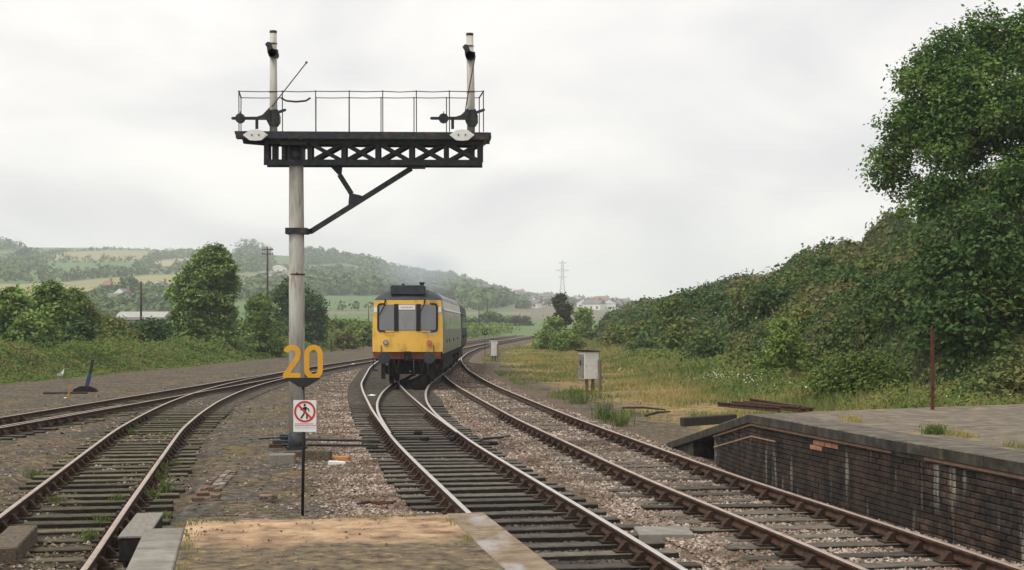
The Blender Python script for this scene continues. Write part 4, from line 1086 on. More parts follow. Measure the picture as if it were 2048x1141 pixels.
gn = 500; gs = rng.random(gn) ** 1.3 * 6 + .02; gd = .32 + rng.random(gn) * 1.9; gV = []; gF = []
for q in range(gn):
    r = .004 + .011 * rng.random() ** 4; c = nl(gs[q], gd[q], PH + r * .3); b = len(gV)
    gV += [tuple(c + Vector(v) * r * (.7 + .6 * rng.random())) for v in oct_v]; gF += [tuple(b + i for i in f) for f in oct_f]
o = link('grit', np_mesh('grit', gV, gF, M['stone_yard']), np_t); o['kind'] = 'stuff'
s = -.05
while s < 15:
    L = .92 + .06 * rng.random(); mb = MB(); mb.prism([(s + .005, -.0), (s + L - .005, -.0), (s + L - .005, .297), (s + .005, .297)], lambda a, b, d: nl(a, b, d), PH - .14, PH + .006)
    mb.build('coping_slab', mat('coping_brown', [(.12, .085, .055), (.21, .155, .10), (.28, .23, .17)], 6, .9, detail=10, bump=.4, stain=((.30, .285, .265), (4, 1.5, 4), .54, .66)) if s < 0 else bpy.data.materials['coping_brown'], np_t, bevel=.01); s += L
s = .38
while s < 15:
    L = .9 + .06 * rng.random(); mb = MB(); mb.prism([(s + .005, 2.235), (s + L - .005, 2.235), (s + L - .005, 2.51), (s + .005, 2.51)], lambda a, b, d: nl(a, b, d), PH - .14, PH + .005)
    mb.build('coping_slab', M['concrete'], np_t, bevel=.01); s += L

# ------------------------------------------------------------------ bracket signal
SY = 28.4
sig = thing('bracket_signal', 'tall bracket signal post with lattice walkway and two empty masts', 'signal', (P(593, 905, SY).x, SY, -.25))
so = sig.location.copy()
def Q(px, py, dy=0.0, ref=0.0):
    p = P(px, py, SY + ref); return Vector((p.x - so.x, dy, p.z - so.z))
def sbeam(name, a, b, w, d, dy, m='black_iron', par=None, up=(0, 1, 0), ref=0.0):
    return MB().beam(Q(a[0], a[1], dy, ref), Q(b[0], b[1], dy, ref), w / 102.1, d, up).build(name, M[m], par or sig)
bz = 0.0
post = MB().tube([Q(594, 868), Q(593.5, 600), Q(593, 462), Q(592.5, 300), Q(592, 272)], [.158, .152, .148, .138, .137], 20).build('post', M['post_cream'], sig, True)
MB().tube([Q(594, 551), Q(594, 548)], .156, 20).build('joint_band', M['rust_rod'], post)
MB().sphere(Q(596, 548, -.152), .022).build('bolt_head', M['rust_rod'], post)
MB().tube([(Q(594, 905)), Q(594, 866)], .168, 20).build('post_base', M['black_iron'], sig, True)
MB().beam(Q(594, 905), Q(594, 893), .36, .36).build('base_plate', M['black_iron'], sig)
NEAR, FAR = -.19, .19
for dy in (NEAR, FAR):
    sbeam('top_chord', (528, 284), (966, 287), 9, .07, dy, ref=NEAR)
    sbeam('bottom_chord', (528, 325), (964, 326), 11, .07, dy, ref=NEAR)
    for x, w in ((532, 8), (567, 7), (619, 8), (687, 9), (755, 9), (823, 10), (892, 9), (960, 11)):
        sbeam('truss_upright', (x, 288), (x, 321), w, .05, dy + (.004 if dy < 0 else -.004), ref=NEAR)
    for x0, x1 in ((623, 683), (691, 750), (760, 818), (828, 887), (897, 956)):
        sbeam('lattice_bar', (x0, 288), (x1, 321), 6.5, .018, dy - .03, ref=NEAR)
        sbeam('lattice_bar', (x0, 321), (x1, 288), 6.5, .018, dy + .03, ref=NEAR)
for x in (551, 944):      # masts carried down into the truss
    sbeam('mast_socket', (x, 284), (x, 331), 11, .16, 0)
for x in (580, 606): sbeam('post_bracket', (x, 290), (x, 322), 6, .3, 0)
MB().tube([Q(592, 292), Q(592, 330)], .165, 16).build('post_collar', M['black_iron'], sig, True)
sbeam('seat_plate', (566, 291), (620, 291), 7, .7, 0)
# walkway planks
for k, dy in enumerate(np.linspace(-.36, .36, 5)):
    sbeam('walkway_plank', (472, 266.5), (980, 269.0), 5, .155, float(dy), ref=-.42)
for dy in (-.455, .455):
    sbeam('walkway_edge', (472, 270), (978, 272.5), 14 if dy < 0 else 9, .03, dy, ref=-.44)
MB().prism([(966, 271), (982, 266), (980, 272), (966, 284)], lambda a, b, d: Q(a, b, d, -.3), -.4, .4).build('end_bracket', M['black_iron'], sig)
MB().prism([(469, 263), (486, 263), (500, 279), (474, 279)], lambda a, b, d: Q(a, b, d, -.4), -.43, -.38).build('end_bracket', M['black_iron'], sig)
MB().prism([(469, 263), (530, 263), (530, 284), (474, 279)], lambda a, b, d: Q(a, b, d, -.3), .36, .42).build('end_bracket', M['black_iron'], sig)
# lower strut
sbeam('clamp', (573, 463), (616, 463), 12, .36, 0); sbeam('clamp_tail', (612, 464), (624, 463), 10, .08, 0)
sbeam('bracing_strut', (621, 464), (823, 337), 10, .08, 0)
sbeam('strut_foot', (818, 334), (850, 334), 6, .3, 0)
MB().prism([(657, 330), (685, 330), (683, 351), (679, 353)], lambda a, b, d: Q(a, b, d), -.03, .03).build('gusset', M['black_iron'], sig)
sbeam('bracing_strut', (679, 350), (703, 388), 10, .07, 0)
MB().prism([(699, 386), (724, 392), (722, 399), (697, 409)], lambda a, b, d: Q(a, b, d), -.035, .035).build('gusset', M['black_iron'], sig)
# handrails
NX = [478, 565, 631.5, 698.8, 765.7, 833, 899, 967]
FX = [482, 566, 632, 698, 762, 828, 893, 958.5]
for x in NX:
    MB().tube([Q(x, 264, -.42, -.42), Q(x - .3, 183, -.42, -.42)], .0105, 6).sphere(Q(x - .3, 183, -.42, -.42), .018, n=6, m=4).build('handrail_post', M['rust_rod'], sig)
for i, x in enumerate(FX):
    if i == 1: continue
    MB().tube([Q(x, 266, .42, .42), Q(x, 196, .42, .42)], .0105, 6).sphere(Q(x, 196, .42, .42), .018, n=6, m=4).build('handrail_post', M['rust_rod'], sig)
for a, b in zip(NX[:-1], NX[1:]):
    j = .6 * rng.normal(); MB().tube([Q(a, 183, -.42, -.42), Q((a + b) / 2, 184 + j, -.42, -.42), Q(b, 183, -.42, -.42)], .009, 5).build('handrail', M['rust_rod'], sig)
for i, (a, b) in enumerate(zip(FX[:-1], FX[1:])):
    if i == 1: MB().tube([Q(562, 196, .42, .42), Q(572, 202, .42, .42), Q(592, 204, .42, .42), Q(612, 202, .42, .42), Q(621, 196, .42, .42)], .019, 6).build('broken_handrail', M['rust_rod'], sig)
    else: MB().tube([Q(a, 196, .42, .42), Q((a + b) / 2, 196.6, .42, .42), Q(b, 196, .42, .42)], .009, 5).build('handrail', M['rust_rod'], sig)
for x0, x1 in ((478, 482), (967, 958.5)):
    MB().tube([Q(x0, 183, -.42, -.42), Q(x1, 196, .42, .42)], .014, 6).build('handrail', M['rust_rod'], sig)
# masts with fittings
def mast(xb, xt, top, spx, lens, mirror_dx, label):
    ms = MB().tube([Q(xb, 264), Q(xb, 200), Q(xt, top + 4)], [.078, .075, .068], 16).build('mast', M['post_cream'], sig, True)
    ms['label'] = label
    MB().tube([Q(xt, top + 5), Q(xt, top)], .072, 14).build('cap', M['rust_rod'], ms, True)
    MB().tube([Q(xb - .5, 186), Q(xb - .5, 183.5)], .08, 14).build('band', M['rust_rod'], ms)
    MB().tube([Q(xt, top + 27), Q(xt, top + 25)], .08, 14).build('band', M['black_iron'], ms)
    f = MB().prism([(xt - 10, top + 36), (xt - 14, top + 30), (xt - 9, top + 25), (xt - 3, top + 26), (xt + 2, top + 40), (xt + 11, top + 40), (xt + 12, top + 48), (xt + 9, top + 55), (xt - 6, top + 54), (xt - 9, top + 46)],
                   lambda a, b, d: Q(a, b, d), -.16, -.06)
    f.tube([Q(xt + 1, top + 47, -.16), Q(xt + 1, top + 47, .14)], .085, 12).build('arm_bearing', M['black_iron'], ms)
    # bearing block and balance lever
    b = xb + 1
    MB().prism([(b - 13, 224), (b + 9, 221), (b + 13, 234), (b + 13, 246), (b + 8, 254), (b - 7, 254), (b - 12, 244)], lambda a, c, d: Q(a, c, d), -.17, .02).build('bearing_block', M['black_iron'], ms)
    lv = MB().prism([(b - 80, 237), (b - 58, 237), (b - 30, 236.5), (b - 20, 233), (b - 12, 225), (b - 6, 218), (b - 4, 243), (b - 80, 242.5), (b - 82, 240)], lambda a, c, d: Q(a, c, d), -.20, -.165).build('balance_lever', M['black_iron'], ms)
    MB().tube([Q(spx, 240, -.215), Q(spx, 240, -.15)], .096, 18).tube([Q(spx, 231, -.18), Q(spx, 226, -.18)], .008, 5).build('balance_weight', M['black_iron'], lv)
    MB().beam(Q(b + 8, 229, -.18), Q(b + 25, 223, -.18), .052, .03).sphere(Q(b + 25, 223, -.18), .026, .016, .026, 8, 5).build('crank_arm', M['black_iron'], ms)
    MB().beam(Q(lens + 6 * mirror_dx, 243, -.18), Q(lens + 6 * mirror_dx, 261, -.18), .058, .02).build('lens_hanger', M['black_iron'], ms)
    lp = MB().prism([(lens - 25, 270.5), (lens - 12, 261), (lens, 259.5), (lens + 12, 261), (lens + 25, 270.5), (lens + 12, 281), (lens, 282), (lens - 12, 281)], lambda a, c, d: Q(a, c, d, -.5), -.52, -.50).build('back_plate', M['white_paint'], ms)
    for dx in (-7, 7): MB().tube([Q(lens + dx, 270.5, -.53, -.5), Q(lens + dx, 270.5, -.515, -.5)], .016, 8).build('bolt_head', M['rust_rod'], lp)
    return ms
ml = mast(547, 546.5, 62, 484, 511, 1, 'left hand cream mast with a slanting rod')
mr_ = mast(942, 939.5, 67, 888, 924, -3, 'right hand cream mast leaning slightly left')
MB().tube([Q(545, 216, -.1), Q(616, 131, -.25)], .012, 6).sphere(Q(616.5, 130, -.25), .025, n=8, m=5).build('slanting_rod', M['rust_rod'], ml)
MB().tube([Q(931, 228, -.19), Q(936, 195, -.19), Q(951, 116, -.2)], .012, 6).build('operating_rod', M['rust_rod'], mr_)

# blocks and timbers at the signal foot
def block(px, py, L, w, h, rz, m, label, name='timber_block', z=-.22):
    p = G(px, py, z); t = thing(name, label, 'timber' if 'timber' in name else 'debris', p)
    MB().box(-L / 2, L / 2, -w / 2, w / 2, -.05, h).build('block', M[m], t, bevel=min(.02, h * .25), rot=(0, rng.normal() * .03, rz))
    return t
block(565, 925, .48, .25, .16, .1, 'timber_pale', 'pale squared timber block left of the signal foot')
block(635, 921, .52, .22, .20, -.05, 'timber', 'upright brown timber block right of the signal foot')
block(596, 915, .5, .2, .13, .3, 'timber', 'brown timber stub tight against the signal foot')
block(680, 921, .4, .14, .08, -.3, 'orange_wood', 'splintered orange wood lying right of the signal foot', 'wood_scrap')
block(674, 928, .32, .08, .05, .05, 'white_paint', 'broken white strip lying by the signal foot', 'wood_scrap')
block(555, 893, .35, .2, .05, .1, 'rust_red', 'flat rusty plate behind the pale timber block', 'metal_scrap')

# ------------------------------------------------------------------ speed restriction signs
def arcpts(cx, cy, rx, ry, a0, a1, n):
    return [(cx + rx * math.cos(math.radians(a0 + (a1 - a0) * i / n)), cy + ry * math.sin(math.radians(a0 + (a1 - a0) * i / n))) for i in range(n + 1)]
def speed_sign(label, base, hgt, flip, material, backplate=True):
    t = thing('speed_sign', label, 'sign', base, math.pi if flip else 0)
    MB().tube([(-.008, 0, -.05), (.008, 0, hgt * .55), (.0, 0, hgt)], [.021, .021, .021], 8).build('post', M['gloss_black'], t, True)
    fr = lambda a, b, d: (a, d, b + hgt)
    MB().prism([(-.215, .118), (.225, .118), (.225, .095), (.05, -.01), (-.05, -.01), (-.215, .095)], fr, -.03, .03).build('bracket', M['gloss_black'], t)
    two = arcpts(-.148, .445, .085, .085, 165, -25, 14) + [(-.085, .37), (-.235, .155)]
    two = [(x, z) for x, z in two]
    mb = MB().ribbon(two, .070, fr, -.024, -.006); mb.ribbon([(-.268, .147), (-.03, .147)], .068, fr, -.026, -.004)
    mb.build('digit_two', material, t)
    zero = arcpts(.145, .43, .092, .10, 0, 180, 12) + arcpts(.145, .225, .092, .092, 180, 360, 12)
    MB().ribbon(zero, .070, fr, -.024, -.006, closed=True).build('digit_zero', material, t)
    return t
sb_ = G(606, 1029, -.22)
sgn = speed_sign('yellow cut out 20 speed sign on a thin black post', sb_, 1.735, False, M['digit_yellow'])
# placard on the same post
fr = lambda a, b, d: (a, d, b + 1.335)
pp = MB().prism([(-.125, -.215), (.185, -.215), (.185, .215), (-.125, .215)], fr, -.036, -.028).build('placard', M['sign_white'], sgn)
MB().ribbon(arcpts(.03, .06, .132, .132, 0, 360, 40)[:-1], .026, fr, -.0400, -.0365, closed=True).build('red_ring', M['sign_red'], pp)
MB().ribbon([(-.062, .152), (.122, -.032)], .026, fr, -.0425, -.0405).build('red_bar', M['sign_red'], pp)
man = MB()
man.prism(arcpts(.028, .148, .016, .018, 0, 360, 12)[:-1], fr, -.0395, -.0365)
man.prism([(.012, .122), (.048, .126), (.055, .10), (.048, .055), (.02, .05), (.014, .09)], fr, -.0395, -.0365)
man.ribbon([(.046, .118), (.078, .095), (.088, .062)], .015, fr, -.0393, -.0367); man.ribbon([(.016, .115), (-.012, .085), (-.03, .088)], .015, fr, -.0393, -.0367)
man.ribbon([(.028, .055), (.008, .015), (-.025, -.03)], .02, fr, -.0394, -.0366); man.ribbon([(.042, .056), (.058, .01), (.06, -.04)], .02, fr, -.0394, -.0366)
man.build('walking_figure', M['sign_black'], pp)
for z, m, sd in ((-.105, 'sign_red', 1), (-.128, 'sign_red', 5), (-.158, 'sign_grey', 2)):
    r_ = random.Random(sd); tx = MB(); x = -.105
    while x < .155:
        L = r_.uniform(.012, .03); tx.ribbon([(x, z), (x + L, z)], .008, fr, -.039, -.0365); x += L + .008
    tx.build('small_print', M[m], pp)
speed_sign('far black 20 speed sign seen from behind beside the curving rails', G(970, 713, -.22), 1.7, True, M['gloss_black'])

# ------------------------------------------------------------------ lineside cabinets
def cabinet(label, base, w, d, h, leg, rz, post=True):
    t = thing('relay_cabinet', label, 'cabinet', base, rz)
    MB().box(-w / 2, w / 2, -d / 2, d / 2, leg, leg + h).build('body', M['white_paint'], t, bevel=.012)
    lid = MB(); lid.prism([(-w / 2 - .05, leg + h), (w / 2 + .05, leg + h), (w / 2 + .05, leg + h + .03), (-w / 2 - .05, leg + h + .075)], lambda a, b, dd: (a, dd, b), -d / 2 - .05, d / 2 + .05)
    lid.build('lid', M['gloss_black'], t)
    dr = MB().box(-w / 2 - .018, -w / 2 - .004, -d / 2 + .03, d / 2 - .03, leg + .04, leg + h - .1).build('door', M['concrete'], t)
    MB().box(-w / 2 - .05, -w / 2 - .02, -.02, .02, leg + h * .5, leg + h * .68).build('handle', M['black_iron'], dr)
    for x in (-w * .18, w * .25): MB().box(x - .05, x + .05, -d * .2, -d * .2 + .09, -.1, leg - .002).build('leg', M['post_wood'], t)
    if post: MB().beam((w / 2 + .0, -d / 2 - .1, -.1), (w / 2 - .02, -d / 2 - .1, leg + h * .72), .11, .1).build('marker_post', M['post_wood'], t, bevel=.01)
    return t
cabinet('white lineside cabinet with black lid on legs beside the dry grass', G(1177, 780, -.15), .62, .55, 1.05, .42, .42)
cabinet('far white lineside cabinet next to the black sign', G(987, 722, -.2), .46, .5, 1.15, .35, .3)

# ------------------------------------------------------------------ ground lever
gl = G(172, 789, -.32)
t = thing('ground_lever', 'tilted blue and black hand lever for points beside the siding', 'lever', gl)
MB().box(-.55, .4, -.2, .2, -.05, .09).build('base_timber', M['timber_dark'], t, bevel=.02)
MB().prism([(-.5, .09), (.45, .09), (.36, .22), (.15, .31), (-.2, .31), (-.45, .2)], lambda a, b, d: (a, d, b), -.12, .12).build('frame_casting', M['under'], t)
MB().beam((.0, 0, .2), (.15, 0, .76), .14, .08).build('lever_shaft', M['lever_blue'], t, bevel=.01)
MB().beam((.151, 0, .762), (.27, 0, 1.34), .11, .07).build('lever_grip', M['gloss_black'], t, bevel=.015)
t = thing('rusty_stake', 'thin orange rusty stake leaning beside the blue lever', 'stake', G(133, 800, -.3))
MB().beam((0, 0, -.05), (.16, .02, .52), .045, .02).build('stake', M['orange_wood'], t)
MB().sphere((-.03, -.05, .05), .06, .05, .04, 8, 5).build('lump', M['white_paint'], t)
t = thing('timber_baulk', 'long dark sleeper lying behind the blue lever', 'timber', G(120, 792, -.3))
MB().box(-.6, 1.0, -.12, .12, -.03, .14).build('timber', M['timber_dark'], t, bevel=.02, rot=(0, 0, .05))

# timbers by the foreground left track
def oblong(label, near_px, far_px, w, h, z, m, m_name='timber_baulk'):
    p0, p1 = G(*near_px, z), G(*far_px, z); d = p1 - p0
    t = thing(m_name, label, 'timber', (p0.x, p0.y, z - h), math.atan2(-d.x, d.y))
    MB().box(-w / 2, w / 2, 0, d.length, -.03, h - .03).build('timber', M['under' if m == 'timber_pale' else m], t, bevel=.015)
    if m == 'timber_pale': MB().box(-w / 2 - .01, w / 2 + .01, -.01, d.length + .01, h - .028, h).build('top_board', M[m], t, bevel=.006)
    return t
oblong('weathered brown timber baulk lying between the left hand rails', (2, 1090), (46, 1046), .34, .2, -.05, 'timber')
oblong('pale topped timber baulk between the left rail and platform coping', (266, 1072), (300, 1026), .30, .26, .05, 'timber_pale')

# ------------------------------------------------------------------ bits on the ground
def lump(px, py, r, m, label, name, cat, z=-.22):
    p = G(px, py, z); t = thing(name, label, cat, p)
    mb = MB().sphere((0, 0, r * .3), r, r * .8, r * .55, 9, 6)
    q = random.Random(int(px)); mb.v = [(x * q.uniform(.7, 1.2), y * q.uniform(.7, 1.2), z_ * q.uniform(.8, 1.1)) for x, y, z_ in mb.v]
    mb.build('stone', M[m], t); return t
def brickbat(px, py, m, label, rz, tilt=.2, sx=1.0, z=-.2):
    t = thing('loose_brick', label, 'brick', G(px, py, z), rz)
    mb = MB().box(-.1 * sx, .1 * sx, -.05, .05, 0, .065)
    q = random.Random(int(px * 7)); mb.v = [(x * q.uniform(.8, 1.05), y * q.uniform(.8, 1.1), z_ * q.uniform(.85, 1.1)) for x, y, z_ in mb.v]
    mb.build('brick', M[m], t, bevel=.008, rot=(tilt, 0, 0)); return t
brickbat(532, 998, 'brick_red', 'broken red brick left of the thin sign post', .2)
brickbat(546, 1000, 'brick_red', 'red brick half beside the larger broken brick', .9, -.2, .6)
brickbat(405, 992, 'brick_red', 'red brick fragment near the end of the brick paving', .4, .1)
brickbat(432, 996, 'brick_red', 'crumbled red brick near the brick paving strip', -.2, .15, .8)
brickbat(395, 1003, 'brick_red', 'dusty red brick beside the platform corner', .1, 0, .9)
bp = thing('brick_paving', 'short strip of worn brick paving set in the yard ground', 'paving', G(440, 962, -.22))
bv = MB().box(-.1, .1, -.05, .05, -.05, .02).mesh('brick', M['brick_red'], bevel=.006)
bv2 = MB().box(-.1, .1, -.05, .05, -.05, .02).mesh('brick', M['concrete'], bevel=.006)
for i in range(13):
    for j in range(3):
        if rng.random() < .82: link('brick', bv2 if rng.random() < .3 else bv, bp, ((j - 1) * .115 + i * -.02 + .1, (i - 6) * .215 + (j % 2) * .1, rng.normal() * .008), (rng.normal() * .04, rng.normal() * .04, math.pi / 2 + .1 + rng.normal() * .04))
t = thing('rusty_cable', 'rusty twisted strip lying before the platform end', 'scrap metal', G(742, 1012, -.2))
for k in range(3):
    pts = [(-.16 + .1 * i + rng.normal() * .015, rng.normal() * .05 + .03 * k, .03 + .03 * rng.random()) for i in range(6)]
    MB().tube(pts, .014, 6).build('strand', M['rust_red'], t)
MB().beam((-.18, .08, .02), (-.05, -.06, .05), .09, .03, (0, 0, 1)).build('bent_plate', M['timber_dark'], t)
t = thing('concrete_slab', 'flat grey concrete slab lying in the ballast between the tracks', 'slab', G(1327, 1068, -.2), .02)
MB().box(-.33, .33, -.33, .33, -.05, .045).build('slab', M['concrete'], t, bevel=.01)
for i, (px, py, lab) in enumerate([(706, 729, 'flat white litter near the converging rails'), (742, 792, 'white scrap lying between the switch rails')]):
    t = thing('litter', lab, 'litter', G(px, py, -.17))
    MB().add([(-.14, -.08, .02), (.13, -.1, .01), (.16, .08, .03), (0, .1, .05), (-.13, .09, .01), (-.12, -.07, -.01), (.13, -.09, -.01), (.15, .07, -.01), (-.12, .08, -.01)],
             [(0, 1, 2, 3, 4), (0, 5, 6, 1), (1, 6, 7, 2), (2, 7, 8, 4, 3), (4, 8, 5, 0)]).build('sheet', M['sign_white'], t)
t = thing('litter', 'torn white plastic sheet caught at the weedy bank foot', 'litter', G(122, 752, -.1))
MB().add([(-.22, 0, .08), (-.12, -.05, .0), (0, 0, .15), (.14, .05, .34), (.1, 0, .05), (-.2, .05, -.02), (.05, .1, -.02)], [(0, 1, 5), (1, 2, 6), (2, 3, 4), (2, 4, 6), (1, 6, 5), (0, 5, 2)]).build('sheet', M['sign_white'], t)
for i, (px, py, lab) in enumerate([(320, 735, 'pale dead branch pile by the weedy bank'), (480, 718, 'pale cut logs heap at the bank foot near the signal post')]):
    t = thing('branch_pile', lab, 'branches', G(px, py, -.25))
    for k in range(9):
        a = rng.normal() * .5; c = Vector((rng.normal() * .45, rng.normal() * .2, .05 + .06 * (k % 3)))
        d = Vector((math.cos(a), math.sin(a) * .6, rng.normal() * .15)) * (.35 + .4 * rng.random())
        MB().tube([c - d, c + Vector((0, 0, .05)), c + d], [.05, .06, .035], 6).build('branch', M['timber_pale'], t)
for (a, b, lab) in [((1245, 818), (1330, 822), 'thin dark stick on the bare ground beyond the ramp'), ((1290, 834), (1340, 826), 'short dark stick near the ramp foot')]:
    p0, p1 = G(*a, -.15), G(*b, -.15); t = thing('stick', lab, 'stick', p0)
    MB().tube([(0, 0, .03), tuple((p1 - p0) * .5 + Vector((0, .1, .06))), tuple(p1 - p0 + Vector((0, 0, .03)))], [.03, .035, .02], 6).build('branch', M['timber_dark'], t)

# ------------------------------------------------------------------ grass and weeds
def blades(name, X, Y, Z, H, W, material, label, lean=.35, parent=None):
    n = len(X); a = rng.random(n) * 6.283
    dx, dy = np.cos(a), np.sin(a); lx_, ly_ = rng.normal(size=n) * lean * H, rng.normal(size=n) * lean * H
    b0 = np.stack([X - dx * W, Y - dy * W, Z - .02], 1); b1 = np.stack([X + dx * W, Y + dy * W, Z - .02], 1)
    m0 = np.stack([X - dx * W * .7 + lx_ * .35, Y - dy * W * .7 + ly_ * .35, Z + H * .55], 1); m1 = np.stack([X + dx * W * .7 + lx_ * .35, Y + dy * W * .7 + ly_ * .35, Z + H * .55], 1)
    t0 = np.stack([X - dx * W * .12 + lx_, Y - dy * W * .12 + ly_, Z + H], 1); t1 = np.stack([X + dx * W * .12 + lx_, Y + dy * W * .12 + ly_, Z + H], 1)
    V = np.stack([b0, b1, m1, m0, t1, t0], 1).reshape(-1, 3)
    i = np.arange(n) * 6
    F = np.concatenate([np.stack([i, i + 1, i + 2, i + 3], 1), np.stack([i + 3, i + 2, i + 4, i + 5], 1)])
    o = link(name, np_mesh(name, V, F, material), parent)
    if label: tag(o, label, None, kind='stuff')
    return o
n = 120000
Y = 27 + 150 * rng.random(n) ** 2; X = ax(A_MAIN, Y) + 2.2 + rng.random(n) * 12
dens = fbm(X * .45, Y * .25) + .28 * np.clip((X - ax(A_MAIN, Y) - 3) / 5, 0, 1) + .15 * np.clip((Y - 60) / 40, 0, 1)
ps, pd_ = None, None
prel = (X - PA.x) * PN.x + (Y - PA.y) * PN.y; pal = -((X - PA.x) * PD.x + (Y - PA.y) * PD.y)
onplat = (pal > -1.9 - .0) & (prel > -.3) | ((pal > -6.8) & (prel > -.3) & (prel < 2.3))
k = (dens > .56 + .1 * rng.random(n)) & (X < bank_foot(Y) + 1.0) & ~onplat & (rng.random(n) < np.clip(60 / Y, .3, 1))
X, Y = X[k], Y[k]
tallness = np.clip((X - (bank_foot(Y) - 4.5)) / 4.0, 0, 1)
H = (.05 + .16 * rng.random(len(X)) ** 1.5) * (1 + 3.4 * tallness)
blades('verge_grass', X, Y, ground_z(X, Y), H, (.006 + .00022 * Y) * (.7 + .6 * rng.random(len(X))), M['grass_dry'], 'dry yellow green grass on the verge below the embankment')
# leafy weeds at the bank foot
n = 60000
Y = 26 + 80 * rng.random(n) ** 1.7; X = bank_foot(Y) - 3.6 + rng.random(n) * 4.5
prel = (X - PA.x) * PN.x + (Y - PA.y) * PN.y; pal = -((X - PA.x) * PD.x + (Y - PA.y) * PD.y)
k = (fbm(X * .5 + 4, Y * .35) + .25 * (X - bank_foot(Y) + 3.6) / 4.5 > .54) & ~((pal > -1.9) & (prel > -.3))
X, Y = X[k], Y[k]; hh = (.25 + .75 * fbm(X * .7, Y * .5)) * np.clip((X - bank_foot(Y) + 3.8) / 2.5, .25, 1.2)
Z = ground_z(X, Y) + rng.random(len(X)) ** .8 * hh
nb = np.stack([rng.normal(size=len(X)) * .6 - .3, rng.normal(size=len(X)) * .6 - .3, np.full(len(X), .7)], 1)
tag(link('verge_weeds', leaf_mesh('verge_weeds', np.stack([X, Y, Z], 1), nb, (.06 + .0022 * Y) * (.6 + .8 * rng.random(len(X))), M['bank_leaf'], .4)), 'tall leafy weeds along the foot of the embankment', None, kind='stuff')
# white umbels / daisies
fl_pts = []
for (px, py, sx, sy, m) in [(1450, 750, 70, 9, 42), (1520, 755, 50, 14, 20), (1600, 762, 60, 20, 12), (1900, 782, 80, 22, 28), (1750, 735, 70, 18, 24), (1250, 740, 60, 12, 8), (1560, 640, 180, 30, 24)]:
    for _ in range(m):
        x, y = px + rng.normal() * sx * .5, py + rng.normal() * sy * .5
        Yd = float(np.interp(y, [640, 700, 735, 752, 765, 790], [60, 58, 52, 50, 46, 36])) * (1 + rng.normal() * .02)
        p = P(x, y, Yd)
        if p.x > bank_foot(Yd): p.z = max(p.z, float(bank_z(np.array(p.x), np.array(Yd))) + .25)
        fl_pts.append(p)
V, F = [], []
for p in fl_pts:
    r = rng.uniform(.011, .022); b = len(V)
    if rng.random() < .15: r *= 1.4
    for j in range(6): V.append((p.x + r * math.cos(j * 1.047), p.y - .02 + r * .5 * math.sin(j * 1.047), p.z + r * .75 * math.sin(j * 1.047)))
    F.append(tuple(range(b, b + 6)))
tag(link('verge_flowers', np_mesh('verge_flowers', V, F, M['petal'])), 'tiny white flowers among the bank foot weeds', None, kind='stuff')
# grass fringe on the right platform
n = 2600; s_ = rng.random(n) * 11 - .3; d_ = .95 + rng.normal(size=n) * .07 + .12 * np.sin(s_ * 1.7)
k = vnoise(s_ * 1.6, s_ * 0 + 3) > .45
pts = [pl(a, b, PH) + Vector((PA.x, PA.y, -.25)) for a, b in zip(s_[k], d_[k])]
pts = np.array([tuple(p) for p in pts])
blades('platform_grass', pts[:, 0], pts[:, 1], pts[:, 2], .03 + .07 * rng.random(len(pts)), .004 + .004 * rng.random(len(pts)), M['grass_dry'], 'thin dry grass growing in the platform surface joint')
n = 1500; s_ = rng.random(n) * 6; d_ = np.where(rng.random(n) < .5, .31 + np.abs(rng.normal(size=n)) * .03, 2.22 - np.abs(rng.normal(size=n)) * .05); e_ = rng.random(n) < .3
s_ = np.where(e_, .02 + np.abs(rng.normal(size=n)) * .03, s_); d_ = np.where(e_, .3 + rng.random(n) * 1.9, d_)
k = vnoise(s_ * 2.3 + 8, d_ * 3) > .5
pts = np.array([tuple(nl(a, b, PH) + Vector((NP.x, NP.y, -.25))) for a, b in zip(s_[k], d_[k])])
blades('coping_moss', pts[:, 0], pts[:, 1], pts[:, 2], .008 + .03 * rng.random(len(pts)) ** 2, .003 + .004 * rng.random(len(pts)), M['grass_dry'], 'yellow moss and grass in the joints of the foreground platform', .6)
# separate weed tufts
def tuft(name, label, px, py, z, m, h, n=60, spread=.12, group=None):
    p = G(px, py, z); t = thing(name, label, 'weed', p, 0, group)
    X = rng.normal(size=n) * spread; Y = rng.normal(size=n) * spread
    blades('foliage', X, Y, np.zeros(n), h * (.4 + .7 * rng.random(n)), .006 + .008 * rng.random(n), M[m], None, .35, t)
    k = n; C = np.stack([rng.normal(size=k) * spread, rng.normal(size=k) * spread, h * .8 * rng.random(k)], 1)
    tf = link('leaves', leaf_mesh('leaves', C, unit(k) + np.array([0, 0, .6]), np.full(k, .035 + h * .06) * (.7 + .6 * rng.random(k)), M[m], .45), t); tf['kind'] = 'stuff'
    return t
W_ = [(1160, 806, .55, 'tall green weed clump near the cabinet foot', .2), (1210, 838, .6, 'upright weed beside the right track bend', .18), (1240, 850, .4, 'low weed on the shoulder of the right track', .2),
      (1145, 790, .35, 'small weed between the cabinet and rail', .2), (1870, 868, .14, 'round green weed sprouting from the platform surface', .07)]
for px, py, h, lab, sp in W_: tuft('weed_clump', lab, px, py, .9 if 'platform' in lab else -.2, 'grass_green', h, 90, sp)
